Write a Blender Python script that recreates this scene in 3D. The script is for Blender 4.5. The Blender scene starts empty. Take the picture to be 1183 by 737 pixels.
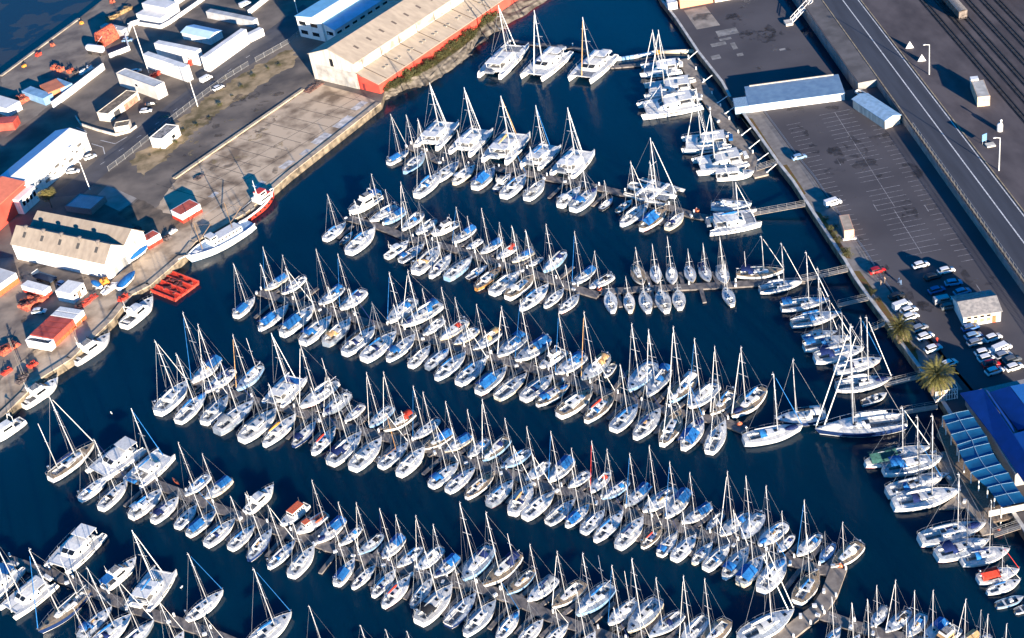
import bpy, math, random
from mathutils import Vector, Matrix
random.seed(7)
R = random.Random(11)
sc = bpy.context.scene
COL = sc.collection
rad = math.radians

# ---------------------------------------------------------------- camera
CAM_H, PITCH, ROLL, FPX = 225.0, rad(35.3), rad(11.1), 1719.0
F_ = Vector((0, math.cos(PITCH), -math.sin(PITCH)))
R0 = Vector((1, 0, 0)); D0 = Vector((0, -math.sin(PITCH), -math.cos(PITCH)))
RX = R0*math.cos(ROLL) + D0*math.sin(ROLL)
DY = -R0*math.sin(ROLL) + D0*math.cos(ROLL)
CP = Vector((0, 0, CAM_H))
cd = bpy.data.cameras.new('camera'); cam = bpy.data.objects.new('camera', cd); COL.objects.link(cam)
cd.sensor_width = 36.0; cd.lens = FPX/1183*36.0; cd.clip_start = 1; cd.clip_end = 6000
m = Matrix(((RX.x, -DY.x, -F_.x), (RX.y, -DY.y, -F_.y), (RX.z, -DY.z, -F_.z))).to_4x4()
m.translation = CP; cam.matrix_world = m
sc.camera = cam
# ---------------------------------------------------------------- light
SUN_EL, SUN_AZ = rad(10.8), rad(-74.0)
w = bpy.data.worlds.new('World'); sc.world = w; w.use_nodes = True
wn = w.node_tree.nodes; bg = wn['Background']
sky = wn.new('ShaderNodeTexSky'); sky.sky_type = 'NISHITA'; sky.sun_disc = False
sky.sun_elevation = SUN_EL; sky.sun_rotation = rad(196); sky.ozone_density = 6.0; sky.dust_density = .3; sky.air_density = 1.0
hsv = wn.new('ShaderNodeHueSaturation'); hsv.inputs['Saturation'].default_value = 1.6
w.node_tree.links.new(sky.outputs[0], hsv.inputs['Color']); w.node_tree.links.new(hsv.outputs[0], bg.inputs[0]); bg.inputs[1].default_value = 0.085
ld = bpy.data.lights.new('sun', 'SUN'); sun = bpy.data.objects.new('sun', ld); COL.objects.link(sun)
ld.energy = 5.0; ld.angle = rad(0.5); ld.color = (1.0, 0.86, 0.69)
to_sun = Vector((math.cos(SUN_AZ)*math.cos(SUN_EL), math.sin(SUN_AZ)*math.cos(SUN_EL), math.sin(SUN_EL)))
sun.rotation_euler = (-to_sun).to_track_quat('-Z', 'Y').to_euler(); sun.location = (60, -60, 300)
sc.view_settings.view_transform = 'Standard'; sc.view_settings.look = 'None'
sc.view_settings.gamma = 1; sc.view_settings.exposure = 1.72
sc.render.resolution_x = 1024; sc.render.resolution_y = 638

# ---------------------------------------------------------------- survey helpers (photo point at a given height -> place on the map)
def G(x, y, z=0.0):
    d = F_*FPX + RX*(x-591.5) + DY*(y-368.5)
    return CP + d*((z-CAM_H)/d.z)
def proj_y(P):
    v = P-CP; return 368.5 + v.dot(DY)*FPX/v.dot(F_)
def height(base, top_y, z0=0.0):
    lo, hi = 0.0, 80.0
    for _ in range(36):
        mm = (lo+hi)/2
        if proj_y(Vector((base.x, base.y, z0+mm))) > top_y: lo = mm
        else: hi = mm
    return lo

# ---------------------------------------------------------------- materials
MATS = {}
def mat(name, col, rough=.6, metal=0, var=.12, scale=3.0, spec=.4, col2=None, obj_rand=0.0, bump=0.0, detail=4, stretch=None, lo=.35, hi=.65):
    """procedural surface: base colour broken up by noise in object space, optional per-object tint"""
    if name in MATS: return MATS[name]
    m = bpy.data.materials.new(name); m.use_nodes = True; MATS[name] = m
    nt = m.node_tree; N = nt.nodes; L = nt.links; b = N['Principled BSDF']
    b.inputs['Roughness'].default_value = rough; b.inputs['Metallic'].default_value = metal
    b.inputs['Specular IOR Level'].default_value = spec
    tc = N.new('ShaderNodeTexCoord'); nz = N.new('ShaderNodeTexNoise'); nz.inputs['Scale'].default_value = scale
    nz.inputs['Detail'].default_value = detail
    src = tc.outputs['Object']
    if stretch:
        mp = N.new('ShaderNodeMapping'); mp.inputs['Scale'].default_value = stretch
        L.new(src, mp.inputs['Vector']); src = mp.outputs[0]
    L.new(src, nz.inputs['Vector'])
    cr = N.new('ShaderNodeValToRGB')
    c2 = col2 if col2 else tuple(c*(1-var*2) for c in col)
    c1 = col if col2 else tuple(min(1, c*(1+var)) for c in col)
    cr.color_ramp.elements[0].position = lo; cr.color_ramp.elements[1].position = hi
    cr.color_ramp.elements[0].color = (*c2, 1); cr.color_ramp.elements[1].color = (*c1, 1)
    L.new(nz.outputs['Fac'], cr.inputs[0]); out = cr.outputs[0]
    if obj_rand:
        oi = N.new('ShaderNodeObjectInfo'); hs = N.new('ShaderNodeHueSaturation')
        mr = N.new('ShaderNodeMapRange'); mr.inputs['To Min'].default_value = 1-obj_rand; mr.inputs['To Max'].default_value = 1+obj_rand*.25
        L.new(oi.outputs['Random'], mr.inputs['Value']); L.new(mr.outputs[0], hs.inputs['Value']); L.new(out, hs.inputs['Color']); out = hs.outputs[0]
    L.new(out, b.inputs['Base Color'])
    if bump:
        bp = N.new('ShaderNodeBump'); bp.inputs['Strength'].default_value = bump; bp.inputs['Distance'].default_value = .05
        L.new(nz.outputs['Fac'], bp.inputs['Height']); L.new(bp.outputs[0], b.inputs['Normal'])
    return m
def stain(name, col, lo=.48, hi=.6, scale=.25):
    m = mat(name, col, .8, var=.1, scale=scale); nt = m.node_tree; b = nt.nodes['Principled BSDF']
    tc = nt.nodes.new('ShaderNodeTexCoord'); nz = nt.nodes.new('ShaderNodeTexNoise'); nz.inputs['Scale'].default_value = scale; nz.inputs['Detail'].default_value = 8
    mr = nt.nodes.new('ShaderNodeMapRange'); mr.inputs['From Min'].default_value = lo; mr.inputs['From Max'].default_value = hi; mr.inputs['To Max'].default_value = .42
    nt.links.new(tc.outputs['Object'], nz.inputs['Vector']); nt.links.new(nz.outputs['Fac'], mr.inputs['Value']); nt.links.new(mr.outputs[0], b.inputs['Alpha'])
    return m
def stripes(name, col, col2, scale, axis='X', rough=.5, soft=.1, dirt=.15, spec=.3):
    """ribbed sheet metal or planks: bands across one object axis plus dirt"""
    if name in MATS: return MATS[name]
    m = bpy.data.materials.new(name); m.use_nodes = True; MATS[name] = m
    nt = m.node_tree; N = nt.nodes; L = nt.links; b = N['Principled BSDF']
    b.inputs['Roughness'].default_value = rough; b.inputs['Specular IOR Level'].default_value = spec
    tc = N.new('ShaderNodeTexCoord'); wv = N.new('ShaderNodeTexWave'); wv.bands_direction = axis
    wv.inputs['Scale'].default_value = scale; wv.inputs['Distortion'].default_value = .3; wv.inputs['Detail'].default_value = 0
    L.new(tc.outputs['Object'], wv.inputs['Vector'])
    cr = N.new('ShaderNodeValToRGB'); cr.color_ramp.elements[0].position = .5-soft; cr.color_ramp.elements[1].position = .5+soft
    cr.color_ramp.elements[0].color = (*col2, 1); cr.color_ramp.elements[1].color = (*col, 1)
    L.new(wv.outputs['Fac'], cr.inputs[0])
    nz = N.new('ShaderNodeTexNoise'); nz.inputs['Scale'].default_value = .35; nz.inputs['Detail'].default_value = 6
    L.new(tc.outputs['Object'], nz.inputs['Vector'])
    mr = N.new('ShaderNodeMapRange'); mr.inputs['From Min'].default_value = .3; mr.inputs['From Max'].default_value = .7
    mr.inputs['To Min'].default_value = 1-dirt*2; mr.inputs['To Max'].default_value = 1+dirt
    L.new(nz.outputs['Fac'], mr.inputs['Value'])
    hs = N.new('ShaderNodeHueSaturation'); L.new(mr.outputs[0], hs.inputs['Value']); L.new(cr.outputs[0], hs.inputs['Color'])
    L.new(hs.outputs[0], b.inputs['Base Color'])
    return m

# ---------------------------------------------------------------- mesh builder
class MB:
    def __init__(s): s.v = []; s.f = []; s.m = []
    def add(s, vs, fs, mi=0):
        o = len(s.v); s.v += [tuple(p) for p in vs]
        for k, f in enumerate(fs):
            s.f.append([o+i for i in f]); s.m.append(mi[k] if isinstance(mi, list) else mi)
        return s
    def box(s, c, d, mi=0, rz=0.0, taper=1.0):
        x, y, z = d[0]/2, d[1]/2, d[2]/2
        cs, sn = math.cos(rz), math.sin(rz)
        vs = []
        for k, zz in ((1, -z), (taper, z)):
            for a, b in ((-x, -y), (x, -y), (x, y), (-x, y)):
                a *= k; b *= k
                vs.append((c[0]+a*cs-b*sn, c[1]+a*sn+b*cs, c[2]+zz))
        return s.add(vs, [(3, 2, 1, 0), (4, 5, 6, 7), (0, 1, 5, 4), (1, 2, 6, 5), (2, 3, 7, 6), (3, 0, 4, 7)], mi)
    def loft(s, rings, mi=0, closed=False, c0=False, c1=False, bands=None):
        n = len(rings[0]); vs = [p for r in rings for p in r]; fs = []; ms = []
        for i in range(len(rings)-1):
            for j in range(n if closed else n-1):
                k = (j+1) % n
                fs.append((i*n+j, i*n+k, (i+1)*n+k, (i+1)*n+j)); ms.append(bands[j] if bands else mi)
        if c0: fs.append(tuple(range(n-1, -1, -1))); ms.append(mi)
        if c1: fs.append(tuple((len(rings)-1)*n+j for j in range(n))); ms.append(mi)
        return s.add(vs, fs, ms)
    def tube(s, p, q, r, r2=None, n=5, mi=0, caps=True):
        p = Vector(p); q = Vector(q); d = (q-p).normalized(); r2 = r if r2 is None else r2
        a = d.orthogonal().normalized(); b = d.cross(a)
        rg = []
        for c, rr in ((p, r), (q, r2)):
            rg.append([tuple(c + a*math.cos(2*math.pi*k/n)*rr + b*math.sin(2*math.pi*k/n)*rr) for k in range(n)])
        return s.loft(rg, mi, closed=True, c0=caps, c1=caps)
    def path(s, pts, r, n=5, mi=0):
        for a, b in zip(pts[:-1], pts[1:]): s.tube(a, b, r, n=n, mi=mi)
        return s
    def prism(s, pts, z0, z1, mi=0, side=None):
        n = len(pts); vs = [(p[0], p[1], z0) for p in pts] + [(p[0], p[1], z1) for p in pts]
        ar = sum(pts[i][0]*pts[(i+1) % n][1]-pts[(i+1) % n][0]*pts[i][1] for i in range(n))
        fs = [tuple(range(n, 2*n)), tuple(range(n-1, -1, -1))] + [(i, (i+1) % n, n+(i+1) % n, n+i) for i in range(n)]
        if ar < 0: fs = [tuple(reversed(f)) for f in fs]
        ms = [mi, mi] + [mi if side is None else side]*n
        return s.add(vs, fs, ms)
    def sheet(s, pts, z, mi=0):
        n = len(pts)
        ar = sum(pts[i][0]*pts[(i+1) % n][1]-pts[(i+1) % n][0]*pts[i][1] for i in range(n))
        f = tuple(range(n)) if ar > 0 else tuple(range(n-1, -1, -1))
        return s.add([(p[0], p[1], z) for p in pts], [f], mi)
    def sphere(s, c, r, mi=0, nu=8, nv=5, sq=(1, 1, 1), half=False):
        rg = []
        for i in range(nv+1):
            t = (math.pi/2 if half else math.pi)*i/nv
            rr = max(.02, math.sin(t)); z = math.cos(t)
            rg.append([(c[0]+r*sq[0]*rr*math.cos(2*math.pi*k/nu), c[1]+r*sq[1]*rr*math.sin(2*math.pi*k/nu), c[2]+r*sq[2]*z) for k in range(nu)])
        rg.reverse()
        return s.loft(rg, mi, closed=True, c0=True, c1=True)
    def mesh(s, name, mats, smooth=False):
        me = bpy.data.meshes.new(name); me.from_pydata(s.v, [], s.f)
        for mm in (mats if isinstance(mats, (list, tuple)) else [mats]): me.materials.append(mm)
        me.polygons.foreach_set('material_index', s.m)
        if smooth:
            me.polygons.foreach_set('use_smooth', [True]*len(me.polygons))
        me.update()
        return me
def obj(name, mb, mats, parent=None, smooth=False, loc=None, rz=0.0):
    me = mb.mesh(name, mats, smooth) if isinstance(mb, MB) else mb
    o = bpy.data.objects.new(name, me); COL.objects.link(o)
    if parent: o.parent = parent
    if loc is not None: o.location = loc
    if rz: o.rotation_euler = (0, 0, rz)
    return o
def tag(o, label, cat, group=None, kind=None):
    o['label'] = label
    if cat: o['category'] = cat
    if group: o['group'] = group
    if kind: o['kind'] = kind
    return o
def thing(name, label, cat, loc=(0, 0, 0), rz=0.0, group=None):
    o = bpy.data.objects.new(name, None); COL.objects.link(o); o.empty_display_size = .3
    o.location = loc; o.rotation_euler = (0, 0, rz)
    return tag(o, label, cat, group)
def struct(name, mb, mats):
    o = obj(name, mb, mats); o['kind'] = 'structure'; return o
def dup(root, loc, rz, label=None):
    """copy of a thing with copies of its parts and sub-parts"""
    r = root.copy(); COL.objects.link(r); r.location = loc; r.rotation_euler = (0, 0, rz)
    if label: r['label'] = label
    for ch in list(root.children):
        c = ch.copy(); COL.objects.link(c); c.parent = r
        for g in ch.children:
            d = g.copy(); COL.objects.link(d); d.parent = c
    return r
def recolor(o, slot, m):
    o.material_slots[slot].link = 'OBJECT'; o.material_slots[slot].material = m

def part(root, nm, me, loc=None, sc_=None, m=None, slot=0):
    o = bpy.data.objects.new(nm, me); COL.objects.link(o); o.parent = root
    if loc: o.location = loc
    if sc_: o.scale = sc_
    if m is not None: recolor(o, slot, m)
    return o

# colour library (real-world base colours)
white = mat('white_paint', (.78, .77, .74), .45, var=.06, scale=1.5)
gel = mat('white_gelcoat', (.80, .79, .76), .28, var=.05, scale=1.2, obj_rand=.22, spec=.5)
creamgel = mat('cream_gelcoat', (.66, .58, .44), .3, var=.06, scale=1.2, obj_rand=.12)
navy = mat('navy_hull', (.012, .03, .10), .22, var=.1, obj_rand=.2, spec=.5)
blackh = mat('black_hull', (.018, .02, .028), .3, var=.1, obj_rand=.2)
greyh = mat('grey_hull', (.22, .26, .31), .35, var=.1, obj_rand=.2)
bluehull = mat('sky_blue_hull', (.25, .42, .62), .35, var=.08, obj_rand=.15)
orangeh = mat('varnished_orange_hull', (.48, .22, .06), .35, var=.15, obj_rand=.1)
redboot = mat('red_antifouling', (.30, .02, .02), .6, var=.2)
antif = mat('dark_antifouling', (.025, .035, .06), .6, var=.2)
deckm = mat('non_skid_deck', (.68, .68, .66), .6, var=.10, scale=2.5, obj_rand=.22, lo=.3, hi=.7)
deckg = mat('grey_non_skid_deck', (.42, .47, .52), .65, var=.14, scale=2.5, obj_rand=.2)
teak = mat('weathered_teak', (.33, .24, .15), .7, var=.16, scale=4, obj_rand=.15)
roofm = mat('coachroof_gelcoat', (.76, .75, .72), .35, var=.07, scale=2, obj_rand=.2)
darkglass = mat('tinted_window', (.012, .016, .022), .12, var=.1, spec=.6)
alu = mat('anodised_mast', (.56, .56, .56), .35, metal=.15, var=.05, obj_rand=.2)
darkalu = mat('dark_mast', (.12, .13, .15), .4, var=.1)
woodmast = mat('varnished_spar', (.40, .21, .08), .4, var=.15)
wire = mat('rigging_wire', (.30, .32, .35), .4, metal=.4, var=.05)
steel = mat('stainless_rail', (.6, .61, .62), .25, metal=.7, var=.05)
well = mat('cockpit_well', (.30, .29, .28), .7, var=.3, scale=5, obj_rand=.3)
canv = {
 'b': mat('royal_blue_canvas', (.018, .135, .38), .85, var=.15, obj_rand=.3, spec=.1),
 'n': mat('navy_canvas', (.012, .025, .10), .85, var=.15, obj_rand=.2, spec=.1),
 'w': mat('white_canvas', (.72, .71, .68), .85, var=.08, obj_rand=.15, spec=.1),
 'g': mat('grey_canvas', (.27, .29, .32), .85, var=.12, obj_rand=.2, spec=.1),
 'k': mat('black_canvas', (.02, .022, .028), .85, var=.15, spec=.1),
 'r': mat('red_canvas', (.52, .05, .03), .85, var=.15, spec=.1),
 't': mat('tan_canvas', (.55, .34, .16), .85, var=.12, obj_rand=.1, spec=.1),
 'o': mat('orange_canvas', (.62, .26, .05), .85, var=.12, spec=.1),
 'G': mat('dark_green_canvas', (.03, .09, .08), .85, var=.15, spec=.1)}
CNAME = {'b': 'blue', 'n': 'navy', 'w': 'white', 'g': 'grey', 'k': 'black', 'r': 'red', 't': 'tan', 'o': 'orange', 'G': 'green'}
rubber = mat('black_rubber', (.02, .02, .02), .8, var=.2)
redp = mat('red_paint', (.55, .05, .03), .5, var=.15)
orangep = mat('orange_red_paint', (.62, .13, .05), .5, var=.15)
concrete = mat('quay_concrete', (.34, .29, .24), .9, var=.2, scale=.35, detail=8, spec=.2)

# ---------------------------------------------------------------- survey of the boats: photo tile, then kind, stern, bow, mast top, details
BOATS = '''
G T|catamaran berths by the top walkway|in the top row of catamarans
@540,10
c 195 570 435 318 273 -30 .
c 800 370 545 600 603 10 .
c 1180 400 955 620 1010 70 ft
G C|catamarans at the right-hand pier|at the straight plank pier
@700,20
c 640 425 300 460 455 105 .
c 760 590 335 640 475 105 .
@0,0#
c 807 117 740 130 684 135 big
@700,20
@770,110
c 545 390 135 430 318 -63 cw
c 670 540 245 620 385 130 .
P 430 700 750 670 - - .
@790,190
s 235 360 580 352 - - pw
c 215 530 635 460 410 150 cb
G Af|catamarans along the far side of pontoon one|on far side of farthest long pontoon
@430,90
c 465 590 650 385 500 40 hb
c 750 640 945 445 793 80 hb
@560,110
c 90 560 290 335 115 5 ct ft
c 390 605 575 430 390 85 cb fb
c 660 680 848 478 685 105 .
@700,160
t 200 400 610 512 360 -8 .
G An|yachts along the near side of pontoon one|on near side of farthest long pontoon
@430,90
s 140 725 315 620 172 312 ab
@460,150
s 55 360 235 210 71 -122 pg
@430,90
s 381 1008 603 812 432 358 cb pb
@460,150
s 325 430 520 280 392 80 .
s 475 455 655 310 539 6 ht
s 655 495 825 330 698 120 cb ab
m 850 490 960 385 - - hn
s 900 570 1095 390 978 75 .
@600,170
s 65 440 215 285 100 0 .
s 345 500 525 345 405 90 .
s 460 535 665 355 550 190 pb
s 690 525 795 435 735 285 hk
o 830 540 960 450 - - .
s 870 660 1105 490 948 130 pg
s 1040 700 1262 510 1150 130 cb dt ab
@700,160
s 520 765 662 640 553 400 .
G Bf|boats along the far side of pontoon two|on far side of second-farthest long pontoon
@370,200
m 510 195 250 355 - - ab fly
s 655 290 420 418 435 15 pb
s 715 318 535 438 547 145 hb ab
s 860 345 695 492 685 80 pb fw
s 985 400 815 522 - - .
@470,240
m 430 130 210 240 - - .
s 580 170 388 305 415 0 ab
s 640 270 510 345 530 75 .
s 800 280 630 390 645 10 ab
s 930 325 765 435 780 130 pr
s 1070 370 893 465 - - ab
@570,260
s 420 270 300 342 - - .
s 610 235 425 408 435 0 hb
s 860 370 670 510 675 60 ab fb
s 1015 430 815 540 855 225 pk
G Bn|boats along the near side of pontoon two|on near side of second-farthest long pontoon
@370,200
s 40 565 220 430 85 185 cb
o 180 600 275 500 - - hk
s 245 680 475 480 312 240 .
m 560 715 760 590 - - .
s 700 735 890 605 722 250 ab
s 812 848 1028 635 875 360 pt
s 940 880 1118 700 1010 425 .
@470,240
s 340 605 560 430 - - hb
s 515 600 690 490 587 320 hk
s 590 690 805 520 - - ho dt
s 725 730 970 550 810 228 pg
@570,260
s 140 605 350 440 165 15 .
s 275 685 475 515 305 50 .
s 440 690 605 545 462 260 .
s 570 735 735 590 605 340 hr
G Kf|small keelboats on the far side of the stub pontoon|on far side of the small keelboat pontoon
@690,270
k 318 278 390 440 305 125 .
k 487 275 512 425 470 95 .
k 630 285 640 428 590 30 .
k 770 275 812 412 765 135 .
k 885 270 952 400 890 90 .
k 1040 285 1085 395 1020 35 .
@830,270
s 155 350 562 325 425 25 dt mz235,150
G Kn|small keelboats on the near side of the stub pontoon|on near side of the small keelboat pontoon
@690,270
k 130 660 98 490 97 410 .
k 278 640 262 505 243 370 ht
k 433 660 388 490 378 430 .
k 590 660 530 480 530 265 .
k 700 610 685 478 675 385 .
k 1150 605 1083 455 1080 235 .
@830,270
s 350 480 715 415 540 85 .
G R|yachts moored to the gangways of the right quay|off the right quay gangways
@830,270
s 535 632 945 565 735 160 ab fw
@880,320
s 255 400 678 310 497 -70 cb pb
s 345 528 650 470 590 95 hk
s 360 600 765 518 695 200 cg
s 530 640 765 575 - - ho
s 450 700 875 618 845 305 .
@900,370
s 480 430 875 340 705 -20 .
s 485 570 965 508 745 -25 fw cw
o 705 705 922 622 - - .
@840,420
s 840 445 405 487 565 -30 hn ck
s 140 662 648 555 400 90 pb fb
@920,420
s 930 500 158 590 478 -310 hn big cw f2
G S|yachts along the lower right pier|at the lower right pier
@980,490
s 145 340 700 215 505 -140 ag
s 300 405 805 305 590 -60 pb
s 590 462 862 418 - - .
s 330 590 800 478 - - pb
s 380 695 958 580 718 -70 .
@1023,570
s 290 405 855 275 645 -165 .
s 430 535 885 410 - - .
s 645 575 1060 487 885 60 pb
@1023,637
s 785 240 1142 160 1030 -38 ar fr
s 865 345 1152 245 1045 120 .
o 940 455 1180 385 - - hb
o 1100 505 1290 440 - - .
G Cf|boats along the far side of pontoon three|on far side of middle long pontoon
@260,290
s 525 215 338 338 332 -30 ab fb
s 682 222 483 375 490 40 .
s 1010 310 798 462 785 -12 .
s 1190 345 980 508 985 30 cb fb
@350,320
s 950 200 722 400 868 -30 fb pb
@450,330
s 440 165 108 362 150 -120 pb
s 455 290 285 425 295 30 .
s 655 305 430 470 435 20 pr
s 745 370 548 508 580 105 ht2
s 935 395 710 550 725 165 pt
s 1155 425 920 615 940 185 pb fw
@550,360
s 628 242 333 432 372 -95 ab fb
m 760 335 543 490 - - .
s 925 380 683 538 735 15 cb fb pb
s 1130 390 897 592 878 10 pt ft
o 1175 440 1090 560 - - .
@630,390
s 920 225 708 465 710 -110 hb
s 1040 275 862 512 905 -60 pb fw
@730,390
s 545 330 318 565 328 -85 hb fw
s 725 410 487 605 527 15 .
s 865 460 693 640 713 80 fw
s 1128 440 850 693 928 90 dt cb fw
G Cn|boats along the near side of pontoon three|on near side of middle long pontoon
@260,290
s 90 555 258 400 110 110 ab
s 295 665 545 470 350 120 ab
s 490 715 768 485 550 155 ab
@350,320
s 0 565 250 345 42 5 pb
s 195 575 410 370 232 88 pt hg
s 355 655 622 440 415 105 ck
s 520 705 802 480 - - .
s 725 705 962 500 790 240 pb
@450,330
s 180 685 352 515 240 200 pg
s 320 700 512 540 362 270 hg
s 400 790 655 578 460 260 cb
s 588 833 834 626 675 325 cb
s 756 909 1002 703 830 390 cb ab
@550,360
s 180 735 438 530 - - .
s 400 745 658 550 425 330 pn
s 520 790 802 625 612 260 pb
s 705 885 1000 680 790 350 .
s 938 930 1190 700 935 400 cr dt
@630,390
s 575 640 790 560 - - skip
@590,367*
s 468 510 580 398 -8 0 cb top643,235,630,390
s 568 545 685 420 - - .
@730,440
s 260 540 418 255 325 60 dt
s 440 575 605 318 503 22 ab
s 660 605 797 345 - - .
G Df|boats along the far side of pontoon four|on far side of second-nearest long pontoon
@170,370
s 620 330 418 512 362 -60 ab fb
s 745 425 563 572 518 40 .
s 980 395 765 607 712 130 ft mz818,152 hb2
@290,400
c 205 475 402 260 176 -112 hb
s 740 310 418 535 450 -18 fw mz600,100
s 835 410 622 592 - - .
s 952 500 798 642 925 430 .
@390,440
s 462 225 273 398 256 -68 hb
s 655 275 430 412 441 -70 dt pr fw
s 865 330 643 503 627 50 .
s 978 440 788 553 812 100 ab
s 1135 470 932 597 938 180 ab
@490,480
s 545 205 368 358 360 -45 pb
s 712 195 500 392 490 -133 hb fw
s 902 298 655 450 697 30 hb
s 1068 398 908 522 925 100 .
@590,500
s 515 225 322 428 346 -5 ab fb
s 668 335 488 470 520 135 .
s 842 335 678 515 712 75 pr fr
s 1005 412 778 570 848 145 pb
s 1178 445 983 630 1020 180 ab fb
@710,540
s 525 195 238 388 312 -180 .
s 630 205 432 443 490 -40 ab fb
s 822 328 578 483 632 50 pb ab
s 917 388 778 527 - - hb
s 1152 395 912 578 965 40 pb fw
@850,560
s 218 255 90 425 123 -68 hg
s 428 340 188 528 250 15 cb
s 492 428 352 578 443 230 .
s 722 425 518 612 585 135 pb fb
s 838 498 712 668 - - hb db
s 1065 508 812 712 908 325 .
G Dn|boats along the near side of pontoon four|on near side of second-nearest long pontoon
@170,420
s 95 425 352 168 103 -190 fw
s 265 495 512 248 285 -78 cb
s 485 505 695 280 468 -40 .
s 595 585 915 332 660 -8 pg hg2
s 805 655 1110 405 - - pw
@290,440
s 115 545 390 300 195 30 co
s 360 550 560 350 415 120 hn
s 530 615 725 400 545 60 cr
s 745 640 947 448 760 -25 pn
@390,480
s 130 455 383 205 - - pw
s 365 435 607 238 430 -10 mt
s 525 505 747 285 580 -30 .
s 800 595 1035 410 860 60 pb
s 945 635 1175 450 990 100 .
@490,480
s 360 695 607 488 430 165 dt
@490,520
s 550 465 763 265 590 -30 cb
s 750 540 922 295 785 -30 ct
s 855 575 1117 358 920 38 .
@620,550
s 95 395 332 198 170 -90 .
s 265 410 452 242 322 -60 ab
s 395 475 582 290 480 5 .
s 500 545 742 312 590 -10 cb
s 695 605 912 362 795 70 .
s 905 595 1068 428 985 160 dt cr
@750,580
s 90 445 242 248 145 -25 ab
s 210 485 403 282 290 80 .
s 375 515 543 342 - - .
s 480 565 692 362 560 115 .
s 640 638 848 392 725 70 pb
s 775 695 970 462 860 140 ab
@850,620
s 215 458 427 192 325 0 cw
s 520 555 712 295 615 -15 cb
G Ef|boats along the far side of pontoon five|on far side of nearest long pontoon
@40,450
s 136 763 519 472 205 60 mz120,290 fw dt2
M 863 480 640 650 - - .
@70,510
c 690 290 905 105 637 -282 cb fb
@140,520
s 745 215 570 372 512 -60 .
s 930 245 712 422 690 35 ab
@230,550
m 400 315 645 95 - - .
L 920 240 700 432 - - .
F 1085 320 850 490 - - .
@370,580
s 205 145 8 325 -25 -180 ab
s 345 215 168 372 160 5 .
s 532 275 348 432 315 10 pk
s 702 295 528 487 500 60 ab
s 865 385 688 530 670 115 cb
s 1035 395 842 570 815 120 .
s 1175 465 998 622 990 195 ab
@480,600
s 645 245 415 525 385 -135 hb
s 898 308 582 583 612 -52 mz790,120
s 1012 428 778 648 - - dt
@600,620
s 312 355 68 558 130 70 pg
s 550 395 280 612 315 130 fw
s 785 420 485 682 530 150 cb hb mz655,160
s 990 555 795 722 800 250 fb mz905,292
@720,637
s 300 420 40 702 88 70 .
s 500 530 215 730 290 230 ck
s 705 560 520 760 495 215 cw
s 890 595 690 800 718 240 pg
@840,637
s 120 760 575 520 320 -42 big f2 cw
G En|boats along the near side of pontoon five|on near side of nearest long pontoon
@70,510
s 165 495 405 305 235 70 pb
s 345 570 577 340 334 -12 pk
s 600 645 872 418 630 155 cb
s 785 680 1010 483 838 200 pn
@140,520
s 475 655 648 468 - - .
s 570 720 812 522 615 270 ab
@230,550
s 60 585 312 370 110 75 cb
s 265 615 478 420 270 175 cb
s 425 708 627 455 410 150 hn2
@270,590
s 300 480 525 262 300 -45 pb
s 490 555 692 305 515 100 .
s 875 625 1032 408 880 180 ab
@370,580
s 275 725 470 540 298 305 .
@370,637
s 450 375 645 160 - - .
s 540 465 770 215 605 -40 cr
s 780 465 960 228 815 40 hg
s 840 605 1132 298 918 0 pk
@480,637
s 275 625 522 355 350 90 hn2
s 425 705 690 428 515 170 .
s 700 740 887 510 735 250 pb
s 900 765 1090 582 - - .
@600,637
s 240 770 420 615 250 470 .
s 560 820 650 690 470 320 .
s 800 900 930 740 720 480 .
s 990 900 1120 750 908 530 .
@720,637
s 480 900 600 760 480 605 .
G F|boats around the bottom left pontoon|beside the bottom left pontoon
@0,600
c 120 400 -100 640 - - ab
c 415 520 135 745 40 90 .
M 800 110 500 420 - - .
@0,637
s 760 340 335 705 300 -10 hn dt mz548,60
m 885 320 1172 75 - - ab
@130,637
c 240 450 455 160 160 -180 cb
s 630 590 950 345 650 20 fb
@240,637
s 370 800 722 535 370 150 cb fb
@0,637
s 680 735 960 480 720 150 hg
s 840 780 1125 548 800 140 cb
s 760 900 900 770 750 480 .
@130,637
s 150 770 360 595 215 230 hg
s 470 880 610 680 530 425 .
s 730 900 860 760 780 550 .
s 830 900 960 760 885 540 fw
@240,637
s 880 880 1100 760 965 465 .
@370,637
s 300 900 480 770 375 630 .
s 520 920 680 800 580 665 .
s 700 930 860 820 750 680 .
G U|yachts along the bottom right pontoon|beside the bottom right pontoon
@980,637
s 320 475 193 645 250 295 .
s 525 505 315 692 400 250 pk fw
s 642 535 505 735 575 340 pb
s 830 585 635 760 703 335 ab
m 935 650 780 780 - - dt
s 1110 690 980 780 1013 410 at fw
s 1200 720 1080 850 1143 505 .
@1023,637
s 960 790 850 880 980 540 .
s 1100 820 990 920 1110 620 .
@840,637
s 840 800 970 640 905 390 hb
s 1030 850 1130 700 1075 440 .
@980,637
s 150 850 260 740 215 410 hb
s 430 880 560 770 530 560 .
s 590 880 720 780 675 555 .
'''
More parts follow.
